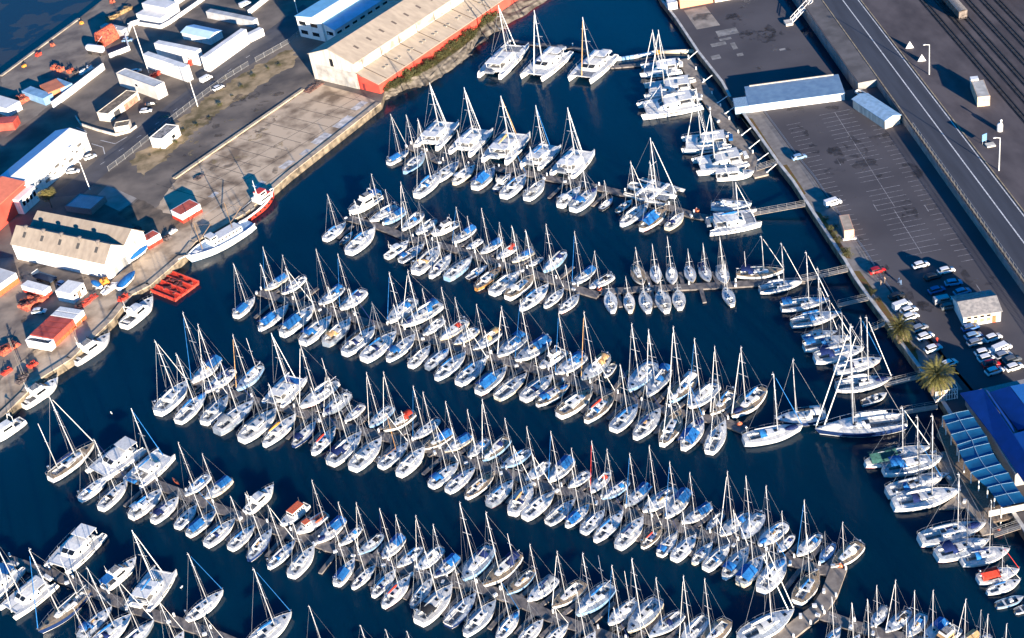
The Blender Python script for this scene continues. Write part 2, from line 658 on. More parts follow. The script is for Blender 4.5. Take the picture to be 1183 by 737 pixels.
# ================================================================= water and ground
QZ = 2.2; RZ = 4.6
def water_mat():
    m = bpy.data.materials.new('harbour_water'); m.use_nodes = True; nt = m.node_tree; N = nt.nodes; L = nt.links; b = N['Principled BSDF']
    tc = N.new('ShaderNodeTexCoord')
    n1 = N.new('ShaderNodeTexNoise'); n1.inputs['Scale'].default_value = .012; n1.inputs['Detail'].default_value = 3
    L.new(tc.outputs['Object'], n1.inputs['Vector'])
    cr = N.new('ShaderNodeValToRGB'); cr.color_ramp.elements[0].position = .3; cr.color_ramp.elements[1].position = .7
    cr.color_ramp.elements[0].color = (.0003, .0150, .034, 1); cr.color_ramp.elements[1].color = (.0004, .0225, .051, 1)
    L.new(n1.outputs['Fac'], cr.inputs[0]); L.new(cr.outputs[0], b.inputs['Base Color'])
    b.inputs['Subsurface Weight'].default_value = 1.0; b.inputs['Subsurface Radius'].default_value = (3.0, 4.0, 5.0); b.inputs['Subsurface Scale'].default_value = 1.0; b.subsurface_method = 'BURLEY'
    b.inputs['Roughness'].default_value = .13; b.inputs['IOR'].default_value = 1.33; b.inputs['Specular IOR Level'].default_value = .28
    n2 = N.new('ShaderNodeTexNoise'); n2.inputs['Scale'].default_value = .55; n2.inputs['Detail'].default_value = 4; n2.inputs['Roughness'].default_value = .6
    mp = N.new('ShaderNodeMapping'); mp.inputs['Rotation'].default_value = (0, 0, .6); mp.inputs['Scale'].default_value = (1, .55, 1)
    L.new(tc.outputs['Object'], mp.inputs['Vector']); L.new(mp.outputs[0], n2.inputs['Vector'])
    bp = N.new('ShaderNodeBump'); bp.inputs['Strength'].default_value = .22; bp.inputs['Distance'].default_value = .4
    L.new(n2.outputs['Fac'], bp.inputs['Height']); L.new(bp.outputs[0], b.inputs['Normal'])
    return m
struct('water', MB().sheet([(-2500, -800), (2500, -800), (2500, 4000), (-2500, 4000)], 0), water_mat())

asph = mat('yard_asphalt', (.21, .175, .145), .9, scale=.09, detail=11, col2=(.088, .077, .072), spec=.2)
asph2 = mat('car_park_asphalt', (.092, .086, .094), .9, scale=.06, detail=9, col2=(.066, .062, .07), spec=.2)
roadm = mat('road_asphalt', (.060, .066, .084), .85, scale=.15, detail=8, col2=(.046, .05, .064), spec=.25, stretch=(4, .3, 1))
ballast = mat('rail_yard_ballast', (.115, .10, .105), .95, scale=.12, detail=10, col2=(.068, .06, .066), spec=.1, stretch=(1.6, .7, 1))
apron = mat('apron_concrete', (.55, .425, .30), .9, scale=.16, detail=11, col2=(.20, .145, .10), spec=.2, lo=.34, hi=.56)
dirt = mat('dry_grass_dirt', (.42, .31, .19), .95, scale=.22, detail=11, col2=(.13, .105, .055), spec=.1)
wallm = mat('quay_wall_stone', (.27, .215, .15), .9, scale=.5, detail=7, col2=(.08, .066, .05), spec=.2)
pathm = mat('quay_path_paving', (.22, .20, .185), .9, var=.12, scale=.5, detail=6, spec=.2)
grass = mat('verge_grass', (.115, .105, .030), .95, scale=.8, detail=6, col2=(.17, .085, .045), spec=.1)
linew = mat('road_paint', (.62, .62, .62), .8, var=.2, scale=2)
linef = mat('faded_bay_paint', (.33, .315, .32), .8, var=.25, scale=1.5)
rock = mat('rock_revetment', (.22, .19, .155), .95, scale=.45, detail=8, col2=(.07, .06, .05), spec=.1, bump=.8)

g = lambda x, y, z=QZ: tuple(G(x, y, z)[:2])
def ragged(pts, amp, closed=True, step=1.2):
    out = []; n = len(pts)
    for i in range(n if closed else n-1):
        A = Vector(pts[i]); B = Vector(pts[(i+1) % n]); L = (B-A).length; k = max(1, int(L/step)); nn = Vector((-(B-A).y, (B-A).x))/max(L, .01)
        for j in range(k):
            o_ = 0 if j == 0 and not closed else R.gauss(0, amp*.35)+amp*.6*math.sin(i*2.1+j*.45)*math.sin(j*.17)
            out.append(tuple(A.lerp(B, j/k)+nn*o_))
    if not closed: out.append(tuple(pts[-1]))
    return out
ca, sa = math.cos(rad(46.3)), math.sin(rad(46.3))
def UV(u, v): return (u*ca-v*sa, u*sa+v*ca)
quay = [UV(40, 314), g(0, 485), g(32, 454), g(39, 443), g(83, 415), g(131, 369), g(153, 341), g(174, 330), g(213.6, 296), g(226, 280), g(285, 246), g(335, 202), g(440, 119.5)]
bank_top = [(445, 104), (470, 92), (500, 77), (530, 57), (547, 43), (560, 21), (585, 7), (612, -7), (700, -52)]
bank_toe = [(441, 119.5), (470, 104), (489, 104), (511, 91), (542, 69), (550, 57), (589, 33), (640, 0), (745, -48)]
far_edge = [UV(480, 560), g(118, 0), g(90, 22), g(0, 88), UV(60, 450), UV(40, 445)]
land = quay + [g(*p) for p in bank_top] + [UV(480, 345)] + far_edge
struct('ground_west', MB().prism(land, -3, QZ, 0, 1), [asph, wallm])
struct('tidal_flat', MB().sheet([UV(30, 440), g(0, 87), g(90, 21), g(118, -1), UV(520, 575), UV(560, 760), UV(30, 760)], .03), mat('wet_dark_mud', (.010, .012, .022), .35, col2=(.035, .026, .020), scale=.07, detail=8, spec=.25, lo=.5, hi=.3))
# rocky bank between the warehouse and the water
mb = MB(); rows = []
for i in range(len(bank_top)-1):
    for k in range(6):
        t = k/6
        A = Vector(g(*bank_top[i])).lerp(Vector(g(*bank_top[i+1])), t); B = Vector(g(*bank_toe[i], 0)).lerp(Vector(g(*bank_toe[i+1], 0)), t)
        row = []
        for j in range(8):
            s = j/7; P = A.lerp(B, s); n = .0 if j in (0,) else R.uniform(-.35, .45)
            row.append((P.x+R.uniform(-.3, .3), P.y+R.uniform(-.3, .3), QZ+.02-(QZ+.9)*s**1.2+n*(1 if j < 7 else 0)))
        rows.append(row)
o = struct('bank_terrain', mb.loft(rows, 0), rock)
struct('bank_verge', MB().sheet([g(441, 103), g(487, 70.5), g(521, 47), g(557, 21), g(600, -10), g(612, -7), g(585, 8), g(560, 22), g(547, 44), g(530, 58), g(500, 77.5), g(470, 92.5), g(446, 104.5)], QZ+.006), mat('bank_scrub', (.16, .13, .05), .95, scale=.5, detail=8, col2=(.07, .065, .025), spec=.1))
yardm = mat('yard_hardstanding', (.34, .27, .21), .9, scale=.14, detail=10, col2=(.16, .13, .11), spec=.2, lo=.36, hi=.6)
struct('yard_ground', MB().sheet(ragged([g(-8, 300), g(26, 296), g(70, 312), g(127, 327), g(60, 384), g(-8, 446)], .5), QZ+.007), yardm)
struct('far_yard_ground', MB().sheet(ragged([g(2, 90), g(90, 24), g(118, 2), g(150, 8), g(118, 74), g(60, 120), g(2, 162)], .5), QZ+.004), mat('far_yard_hardstanding', (.25, .21, .175), .9, scale=.14, detail=10, col2=(.13, .11, .10), spec=.2, lo=.36, hi=.6))
struct('dirty_yard_ground', MB().sheet(ragged([g(160, 230), g(212, 254), g(190, 272), g(170, 276), g(136, 246)], .9), QZ+.0135), mat('dirty_yard', (.20, .15, .11), .95, col2=(.06, .05, .042), scale=.2, detail=10))
struct('pale_slab_ground', MB().sheet([g(124, 214), g(158, 229), g(150, 236), g(138, 244), g(108, 230)], QZ+.012), mat('pale_yard_slab', (.33, .30, .27), .9, col2=(.24, .215, .195), scale=.3, detail=7))
# pale harbour apron, asphalt roads, dry verge
ap = [g(32, 453.5), g(39.2, 442.6), g(83, 414.6), g(131, 368.6), g(153, 340.6), g(174, 329.6), g(213.6, 295.6), g(226, 279.6), g(285, 245.6), g(335, 201.6), g(440, 119),
      g(412, 108), g(366, 96), g(350, 106), g(205, 206), g(180, 240), g(172, 288), g(128, 326), g(60, 385), g(0, 440), g(0, 484)]
struct('apron_ground', MB().sheet(ap[:13]+ragged(ap[13:20], .7, False)+ap[20:], QZ+.004), apron)
struct('verge_ground', MB().sheet(ragged([g(150, 186), g(237, 113), g(300, 74), g(338, 56), g(342, 74), g(305, 96), g(250, 132), g(165, 205)], 1.6), QZ+.004), dirt)
struct('road_west', MB().sheet([g(60, 228), g(120, 178), g(206, 112), g(300, 42), g(350, 5), g(368, 18), g(330, 48), g(232, 112), g(140, 184), g(95, 225)], QZ+.004), mat('west_road_asphalt', (.085, .083, .092), .85, scale=.2, detail=8, col2=(.062, .06, .068)))
cap = MB()
for a, b in zip(quay[1:-1], quay[2:]):
    A = Vector(a); B = Vector(b); n = Vector((-(B-A).y, (B-A).x)).normalized()
    cap.prism([A, B, B+n*2.0, A+n*2.0], QZ+.01, QZ+.28)
struct('quay_kerb', cap, mat('tan_quay_coping', (.50, .40, .29), .9, scale=.5, detail=8, col2=(.30, .24, .18)))
cap = MB()
fe = [Vector(g(x, y)) for x, y in ((0, 88), (40, 58.5), (90, 22))]
for A, B in zip(fe[:-1], fe[1:]):
    n = Vector((-(B-A).y, (B-A).x)).normalized(); cap.prism([A, B, B-n*1.2, A-n*1.2], QZ+.01, QZ+.45)
struct('north_quay_kerb', cap, concrete)
kb = MB(); A = Vector(g(203, 207)); B = Vector(g(352, 104)); n = Vector((-(B-A).y, (B-A).x)).normalized()
kb.prism([A, B, B+n*1.3, A+n*1.3], QZ+.005, QZ+.4); struct('apron_kerb', kb, mat('kerb_concrete', (.46, .37, .26), .9, var=.15, scale=.5))
jm = MB(); pm = MB()
for k in range(16):
    A = Vector(g(186+k*15.5, 242-k*9.2)); d = Vector((-sa, ca)); n = Vector((ca, sa))*.11
    if k > 1: jm.sheet([A-d*9-n, A+d*R.uniform(6, 16)-n, A+d*R.uniform(6, 16)+n, A-d*9+n], QZ+.008)
for k in range(3):
    A = Vector(g(232, 262-k*22)); B = Vector(g(420, 136-k*14)); n = Vector((-sa, ca))*.09; jm.sheet([A-n, B-n, B+n, A+n], QZ+.012)
struct('apron_joints', jm, mat('joint_tar', (.10, .085, .07), .9, var=.3, scale=.6))
for x, y, sx, sy in ((398, 141, 8, 4.5), (371, 160, 7, 3.5), (331, 190, 5, 3), (415, 122, 6, 3), (300, 213, 4, 2.5), (247, 225, 3, 2), (352, 176, 4, 2)):
    A = Vector(g(x, y)); u = Vector((ca, sa)); v = Vector((-sa, ca)); pm.sheet(ragged([tuple(A+u*a_*sx/2+v*b_*sy/2) for a_, b_ in ((-1, -1), (1, -1), (1, 1), (-1, 1))], .3, True, .8), QZ+.016)
struct('apron_patches', pm, mat('pale_patch', (.56, .53, .50), .9, var=.2, scale=.5))
mk = MB()
for p, q in (((116, 162), (133, 166)), ((133, 166), (147, 158)), ((88, 147), (100, 152)), ((106, 166), (119, 170)), ((119, 170), (121, 178))):
    A = Vector(g(*p)); B = Vector(g(*q)); d = (B-A).normalized(); n = Vector((-d.y, d.x))*.12
    mk.sheet([A-n, B-n, B+n, A+n], QZ+.009)
for k in range(9):
    A = Vector(g(116+k*21, 190-k*15.4)); d = Vector((ca, sa)); n = Vector((-sa, ca))*.08
    mk.sheet([A-n, A+d*2-n, A+d*2+n, A+n], QZ+.009)
struct('west_road_markings', mk, linew)

# ---- right-hand quay: plaza, channel, car park, raised road and rail yard
rq = [g(738, -48), g(763, 0), g(780, 22), g(806, 61), g(833, 95), g(842, 112)]
rq2 = [g(846, 117), g(857, 131), g(897.5, 188), g(915, 210), g(940, 249), g(974, 300), g(986, 321), g(1002, 344), g(1024, 373), g(1036, 392), g(1061, 425.5), g(1082, 456), g(1171, 597), g(1200, 640)]
XR = G(1072, 183, QZ).x; YC = G(996, 101, QZ).y
struct('plaza_ground', MB().prism([(rq[-1][0]+.4, YC)] + rq[::-1] + [(71, 640), g(880, -48), g(898, 0), g(957, 79), (113.5, YC)], -3, QZ, 0, 1), [asph2, wallm])
y0 = rq2[-1][1]
struct('car_park_ground', MB().prism([(rq2[0][0]-.3, YC-.002)] + rq2 + [(rq2[-1][0]+1.5, 60), (XR, 60), (XR, YC-.002)], -3, QZ, 0, 1), [asph2, wallm])
struct('road_embankment', MB().prism([(XR+.003, 50), (420, 50), (420, 900), (115.4, 900), (116.6, 470), (117.0, 398), (XR+.003, 398)], -3, RZ, 0, 1), [ballast, mat('retaining_wall_concrete', (.26, .25, .24), .9, var=.15, scale=.4)])
xk = G(1043, 129, RZ).x; xc = G(1043, 93, RZ).x; xl = G(1062, 92, RZ).x; xr = G(1089, 124, RZ).x
struct('road', MB().sheet([(xk, 60), (xr, 60), (xr, 800), (xk, 800)], RZ+.004), roadm)
struct('road_shoulder', MB().sheet([(xk-.36, 398.5), (xk-.36, 800), (116.2, 800), (117.3, 398.5)], RZ+.004), mat('pavement_asphalt', (.12, .11, .11), .9, var=.15, scale=.2, detail=7))
mk = MB()
for x, wd in ((xc, .16), (xl, .14)): mk.sheet([(x-wd, 60), (x+wd, 60), (x+wd, 800), (x-wd, 800)], RZ+.009)
yk = G(1060, 90, RZ).y
yy = yk
while yy > 200:
    mk.sheet([(xl+.15, yy-.07), (xr-.3, yy-.07), (xr-.3, yy+.07), (xl+.15, yy+.07)], RZ+.009); yy -= 6.2
struct('road_markings', mk, linew)
kb = MB(); kb.box((xk-.17, 430, RZ+.06), (.34, 740, .13)); kb.box((xr+.2, 430, RZ+.06), (.34, 740, .13))
struct('road_kerbs', kb, mat('kerb_stone', (.33, .26, .17), .9, var=.2, scale=.6))
# car-park bay markings
mk = MB()
xb = G(1020, 225).x; ya = G(961, 138).y; yb = G(1035, 246).y; yc_ = G(1031.5, 250).y; yd = G(1068, 300).y
mk.sheet([(xb-.06, yb), (xb+.06, yb), (xb+.06, ya), (xb-.06, ya)], QZ+.006)
mk.sheet([(xb-.7, yd), (xb-.58, yd), (xb-.58, yc_), (xb-.7, yc_)], QZ+.006)
y = ya
while y > yd:
    if R.random() > .04:
        mk.sheet([(xb-4.7, y-.06), (xb+4.7, y-.06), (xb+4.7, y+.06), (xb-4.7, y+.06)], QZ+.011)
    y -= 2.55
for x0, x1 in ((91.3, 95.6), (113.8, 117.2)):
    y = ya-2 if x0 < 100 else ya-12
    while y > yd-8:
        mk.sheet([(x0, y-.06), (x1, y-.06), (x1, y+.06), (x0, y+.06)], QZ+.006); y -= 2.55
y1 = G(925, 122).y
for k in range(7): mk.sheet([(94+k*2.7, y1-4), (94.12+k*2.7, y1-4), (94.12+k*2.7, y1), (94+k*2.7, y1)], QZ+.006)
for px, py in ((969, 187), (1070, 240), (1130, 332), (1090, 357), (1011, 239)):
    a = g(px, py); mk.sheet([(a[0]-.07, a[1]-2), (a[0]+.07, a[1]-2), (a[0]+.07, a[1]+1.5), (a[0]-.07, a[1]+1.5)], QZ+.011)
struct('car_park_markings', mk, linef)
pm = MB()
for (px, py, sx, sy) in ((840, 37, 7, 4.5), (830, 51, 5, 2.5), (848, 53, 1.6, 5), (827, 66, 3, 3), (855, 63, 2, 2), (838, 45, 4, 1.6), (904, 57, 2, 1.4)):
    a = g(px, py); pm.sheet([(a[0]-sx/2, a[1]-sy/2), (a[0]+sx/2, a[1]-sy/2), (a[0]+sx/2, a[1]+sy/2), (a[0]-sx/2, a[1]+sy/2)], QZ+.004)
struct('plaza_patches', pm, mat('pale_concrete_patch', (.24, .23, .22), .9, var=.2, scale=.4))
struct('plaza_slab', MB().sheet([g(790, 12), g(815, 7), g(832, 29), g(805, 34)], QZ+.005), mat('slab_concrete', (.30, .26, .22), .9, var=.15, scale=.3))
def blot(cx, cy, rx, ry, n=22):
    return [(cx+rx*math.cos(6.283*k/n)*R.uniform(.75, 1.15), cy+ry*math.sin(6.283*k/n)*R.uniform(.75, 1.15)) for k in range(n)]
st = MB()
for k in range(26):
    st.sheet(blot(R.uniform(93, 120), R.uniform(285, 395), R.uniform(.8, 3.5), R.uniform(1.5, 8)), QZ+.0155+.0004*k)
for k in range(16): st.sheet(blot(R.uniform(84, 108), R.uniform(410, 470), R.uniform(1, 4), R.uniform(2, 7)), QZ+.0155+.0004*k)
struct('tarmac_stains', st, stain('oil_and_tyre_stain', (.032, .03, .034)))
st = MB()
for k in range(14): st.sheet(blot(R.uniform(93, 120), R.uniform(285, 395), R.uniform(.6, 2.0), R.uniform(1.0, 4)), QZ+.0265+.0004*k)
for k in range(12): st.sheet(blot(R.uniform(84, 108), R.uniform(410, 480), R.uniform(.5, 2.4), R.uniform(.6, 3)), QZ+.0265+.0004*k)
struct('tarmac_patches', st, stain('worn_pale_tarmac', (.17, .16, .16), .5, .66, .5))
st = MB()
for k in range(34):
    q = g(R.uniform(180, 330), R.uniform(90, 200)); st.sheet(blot(q[0], q[1], R.uniform(.7, 3.2), R.uniform(.7, 3.2)), QZ+.022+.0004*k)
for k in range(16):
    q = g(R.uniform(5, 125), R.uniform(300, 420)); st.sheet(blot(q[0], q[1], R.uniform(.7, 2.6), R.uniform(.7, 2.6)), QZ+.022+.0004*k)
struct('yard_stains', st, stain('dark_yard_stain', (.07, .055, .045)))
st = MB()
for k in range(30):
    q = g(R.uniform(190, 330), R.uniform(90, 190)); st.sheet(blot(q[0], q[1], R.uniform(.6, 3.0), R.uniform(.6, 2.4)), QZ+.037+.0004*k)
struct('dry_weed_patches', st, stain('dry_weeds', (.36, .27, .13), .48, .62, .6))
# quay-side path and planted verge
xs = [(p[0], p[1]) for p in rq2]
pa = MB(); gr = MB()
for a, b in zip(xs[:-3], xs[1:-2]):
    pa.sheet([(a[0]+.3, a[1]), (b[0]+.3, b[1]), (b[0]+6.0, b[1]), (a[0]+6.0, a[1])], QZ+.004)
struct('quay_path', pa, pathm)
for pts in (((863, 135), (869, 137), (901, 186), (895, 187)), ((903, 191), (909, 190), (925, 214), (931, 224), (925, 226)), ((942, 244), (948, 246), (979, 292), (983, 299), (974, 297)), ((986, 313), (993, 313), (1010, 336), (1006, 344)), ((1010, 345), (1016, 344), (1050, 392), (1060, 410), (1062, 420), (1048, 402), (1024, 370))):
    gr.sheet([g(*p) for p in pts], QZ+.009)
struct('quay_verge', gr, grass)
kb = MB()
for a, b in list(zip(rq[:-1], rq[1:])) + list(zip(xs[:-1], xs[1:])):
    A = Vector(a); B = Vector(b); n = Vector((-(B-A).y, (B-A).x)).normalized()
    kb.prism([A, B, B+n*.8, A+n*.8], QZ+.012, QZ+.32)
struct('east_quay_kerb', kb, mat('white_quay_kerb', (.48, .47, .45), .85, var=.15, scale=.4))
# ================================================================= buildings
def win_part(root, x, y, z, w_, h_, ax, frame=white):
    """one window: glass pane with its frame; ax = 'x' lies on a wall across y, 'y' on a wall across x"""
    d = (w_, .06, h_) if ax == 'x' else (.06, w_, h_); f = (w_+.24, .05, h_+.24) if ax == 'x' else (.05, w_+.24, h_+.24)
    p = obj('window', MB().box((x, y, z), d), darkglass, root)
    sgn = -1 if (ax == 'x' and y < 1) else 1
    q = (x, y+.02, z) if ax == 'x' else (x-.02, y, z)
    obj('frame', MB().box(q, f), frame, p); return p
def base(pa, pb, z=QZ):
    A = G(*pa, z); B = G(*pb, z); d = B-A
    return A, math.atan2(d.y, d.x), d.length
def gable(name, label, cat, pa, pb, depth, he, hr, wm, rm, ridge='d', z=QZ, rm2=None, over=.3, split=None, group=None, y0=0, thick=.16):
    A, a, W = base(pa, pb, z); t = thing(name, label, cat, (A.x, A.y, z), a, group)
    c = split if split else ((W/2) if ridge == 'd' else depth/2)
    E = W if ridge == 'd' else depth; Ln = depth if ridge == 'd' else W
    def P(s, l, h): return (s, y0+l, h) if ridge == 'd' else (l, y0+s, h)
    prof = [(0, 0), (E, 0), (E, he), (c, hr), (0, he)]
    mb = MB(); mb.loft([[P(s, 0, h) for s, h in prof], [P(s, Ln, h) for s, h in prof]], 0, closed=True, c0=True, c1=True)
    obj('wall', mb, wm, t)
    for k, (s0, h0, s1, h1) in enumerate(((0, he, c, hr), (c, hr, E, he))):
        dx = Vector((s1-s0, h1-h0)).normalized()*over
        if k == 0: s0 -= dx.x; h0 -= dx.y
        else: s1 += dx.x; h1 += dx.y
        up = .03
        r = [[P(s0, l, h0+up), P(s1, l, h1+up), P(s1, l, h1+up+thick), P(s0, l, h0+up+thick)] for l in (-over, Ln+over)]
        obj('roof', MB().loft(r, 0, closed=True, c0=True, c1=True), (rm if k == 0 or rm2 is None else rm2), t)
    t['_w'] = W
    return t, W
def flat(name, label, cat, pa, pb, depth, h, wm, rm, z=QZ, par=.25, group=None):
    A, a, W = base(pa, pb, z); t = thing(name, label, cat, (A.x, A.y, z), a, group)
    obj('wall', MB().box((W/2, depth/2, h/2), (W, depth, h)), wm, t)
    obj('roof', MB().box((W/2, depth/2, h+.05), (W-.4, depth-.4, .1)), rm, t)
    mb = MB()
    for c, d in (((W/2, .1, h+par/2), (W+.1, .2, par)), ((W/2, depth-.1, h+par/2), (W+.1, .2, par)), ((.1, depth/2, h+par/2), (.2, depth-.4, par)), ((W-.1, depth/2, h+par/2), (.2, depth-.4, par))): mb.box(c, d)
    obj('parapet', mb, wm, t)
    return t, W
wwall = mat('whitewashed_wall', (.73, .71, .67), .8, scale=.5, detail=8, col2=(.58, .54, .48), stretch=(2, 2, .25), lo=.28, hi=.45)
cream = mat('cream_render', (.60, .54, .46), .85, var=.16, scale=.35, detail=8, stretch=(2, 2, .25))
sheetr = stripes('tan_sheet_roof', (.44, .36, .26), (.40, .325, .235), 1.6, 'Y', .7, .35, .12)
sheetw = stripes('white_ribbed_wall', (.68, .66, .62), (.58, .57, .54), 1.4, 'X', .6, .3, .1)
greyroof = stripes('grey_sheet_roof', (.36, .36, .36), (.31, .31, .32), 1.2, 'X', .6, .3, .2)
shade_blue = stripes('shade_blue_roof', (.45, .62, .80), (.40, .57, .76), 1.0, 'X', .5, .3, .06)  # roof sheeting with blue skylit shade put into its colour
redroof = mat('salmon_red_roof', (.62, .17, .10), .7, var=.06, scale=.5)
redwall = mat('red_painted_wall', (.66, .075, .05), .7, var=.1, scale=.25, detail=6)
brownroof = mat('brown_felt_roof', (.22, .17, .12), .9, var=.25, scale=.8, detail=6)

# --- long warehouse with clerestory and lean-to
A, a, W = base((364, 91), (412, 105)); LN = 165; a = rad(-44.4); W = 21.6
t = thing('warehouse', 'long tan roofed warehouse with red painted side wall beside the rocky bank', 'warehouse', (A.x, A.y, QZ), a)
LE = W+9.6; he, hr = 9.7, 13.2
prof = [(0, 0), (W, 0), (W, he), (W*.48, hr), (0, he)]
wallg = [[(s, l, h) for s, h in prof] for l in (0, LN)]
wl = obj('wall', MB().loft(wallg, 0, closed=True, c0=True, c1=True), cream, t)
obj('lean_to_wall', MB().loft([[(W+.01, l, 0), (LE, l, 0), (LE, l, 3.6), (W+.01, l, 6.1)] for l in (.3, LN-.3)], 0, closed=True, c0=True, c1=True), redwall, t)
tanr = mat('tan_asbestos_roof', (.42, .345, .265), .85, col2=(.33, .27, .21), scale=.5, detail=9, stretch=(.35, 1.2, 1))
for s0, h0, s1, h1 in ((-.4, he-.1, W*.48, hr), (W*.48, hr, W+.4, he-.1)):
    obj('roof', MB().loft([[(s0, l, h0+.05), (s1, l, h1+.05), (s1, l, h1+.22), (s0, l, h0+.22)] for l in (-.3, LN)], 0, closed=True, c0=True, c1=True), tanr, t)
lr = obj('lean_to_roof', MB().loft([[(W+.03, l, 6.15), (LE+.3, l, 3.55), (LE+.3, l, 3.7), (W+.03, l, 6.3)] for l in (0, LN)], 0, closed=True, c0=True, c1=True), tanr, t)
cl = mat('translucent_clerestory', (.60, .54, .44), .6, var=.3, scale=.25, detail=5)
obj('clerestory', MB().box((W+.04, LN/2, 8.0), (.06, LN-1, 2.9)), cl, t)
sl = lambda f: (W*.48+f*W*.52, hr+(he-.1-hr)*f)
for k in range(18):
    y = 7+k*6.6
    x0, z0 = sl(.45); x1, z1 = sl(.85)
    obj('skylight', MB().loft([[(x0, y+d, z0+.24), (x1, y+d, z1+.24), (x1, y+d, z1+.3), (x0, y+d, z0+.3)] for d in (0, .9)], 0, closed=True, c0=True, c1=True), mat('dirty_skylight', (.13, .10, .08), .6), t)
    q = obj('roof_vent', MB().box(((W+LE)/2+.4, y+1.5, 5.05), (1.1, .8, .5)).box(((W+LE)/2+.4, y+3.2, 5.05), (.9, .7, .5)), mat('grey_vent', (.25, .23, .2), .7), t)
for k in range(14):
    y = 4+k*9.5
    obj('downpipe', MB().tube((W+.16, y, 9.4), (W+.16, y, 6.4), .13).tube((W+.2, y, 6.42), (LE+.2, y+.4, 3.85), .13), mat('dark_pipe', (.10, .075, .06), .7), t)
obj('gable_cladding', MB().box((W*.52, -.06, 3.2), (W*.84, .1, 6.0)), stripes('old_ribbed_cladding', (.50, .47, .43), (.36, .34, .31), 1.1, 'X', .8, .3, .2), t)
win_part(t, W*.5, -.08, 8.2, 1.6, 2.8, 'x', cream)
obj('door', MB().box((W+2.4, .24, 1.3), (1.1, .1, 2.4)), mat('dark_red_door', (.2, .03, .03), .6), t)
mb = MB()
for k in range(5): mb.tube((W+.5+k*.5, -.4, 6.6-k*.2), (W+2.2+k*.3, .5, 4.6), .09)
obj('pipework', mb, mat('rusty_pipe', (.13, .09, .07), .8), t)

# --- white office with blue roof
A, a, W = base((347.6, 42), (376, 48.2)); D = 40; a = rad(-44.4)
t = thing('office_building', 'white two storey office with blue roof behind the tan warehouse', 'building', (A.x, A.y, QZ), a)
obj('wall', MB().loft([[(0, l, 0), (W, l, 0), (W, l, 8.2), (W*.7, l, 9.1), (0, l, 8.2)] for l in (0, D)], 0, closed=True, c0=True, c1=True), wwall, t)
W2 = W*.42
obj('side_wing_wall', MB().loft([[(W+.01, l, 0), (W+W2, l, 0), (W+W2, l, 5.2), (W+.01, l, 7.2)] for l in (.8, D)], 0, closed=True, c0=True, c1=True), wwall, t)
br = mat('bright_blue_roof', (.27, .58, .76), .5, var=.05, scale=.4)
obj('roof', MB().loft([[(-.3, l, 8.2), (W*.7, l, 9.15), (W*.7, l, 9.3), (-.3, l, 8.35)] for l in (-.3, D)], 0, closed=True, c0=True, c1=True), br, t)
obj('roof', MB().loft([[(W*.7+.02, l, 9.15), (W+.3, l, 8.2), (W+.3, l, 8.35), (W*.7+.02, l, 9.3)] for l in (-.3, D)], 0, closed=True, c0=True, c1=True), white, t)
obj('roof', MB().loft([[(W+.05, l, 7.25), (W+W2+.4, l, 5.15), (W+W2+.4, l, 5.3), (W+.05, l, 7.4)] for l in (.4, D)], 0, closed=True, c0=True, c1=True), br, t)
for zz in (2.2, 5.8):
    for fx in (.22, .68): win_part(t, W*fx, -.05, zz, W*.27, 1.5, 'x')
win_part(t, W+W2*.5, .75, 3.4, W2*.6, 1.4, 'x')
for k in range(7): win_part(t, W+W2+.03, 3+k*4.2, 3.2, 2.4, 1.4, 'y')

# --- big white shed and red-roofed block on the left
t, W = gable('harbour_shed', 'big white shed with one bright sunlit slope facing the harbour road', 'shed', (36, 233), (106, 173), 13, 6.2, 7.7, wwall, shade_blue, 'w', rm2=None)  # white roof; far slope stays blue, its shade painted into the colour
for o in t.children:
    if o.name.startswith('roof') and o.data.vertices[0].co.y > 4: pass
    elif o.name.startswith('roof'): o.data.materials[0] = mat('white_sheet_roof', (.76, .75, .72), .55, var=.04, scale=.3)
for k, (x, z) in enumerate(((.30, 2.0), (.36, 3.6), (.42, 2.4), (.48, 4.0), (.55, 2.6), (.61, 3.9), (.68, 2.2), (.74, 4.3), (.80, 3.2), (.86, 4.6), (.2, 3.4), (.12, 2.4))):
    obj('window', MB().box((W*x, -.04, z), (1.0 if k % 3 else 2.2, .08, .55 if k % 3 else .9)), mat('grey_louvre', (.12, .115, .11), .6), t)
obj('door', MB().box((W*.9, -.04, 1.3), (1.2, .08, 2.5)), mat('grey_door', (.3, .3, .3), .6), t)
t, W = gable('red_block', 'red walled block with salmon red roof adjoining the white shed', 'building', (-14, 279), (37, 232.5), 17, 7.2, 8.6, redwall, redroof, 'w')
obj('annex', MB().box((W-3.2, -1.3, 2.6), (8.5, 2.5, 5.2)), wwall, t)
obj('annex_roof', MB().box((W-3.2, -1.3, 5.3), (8.8, 2.8, .18)), white, t)
for k in range(4): win_part(t, W-6+k*1.9, -2.6, 3.2, 1.2, 1.6, 'x')

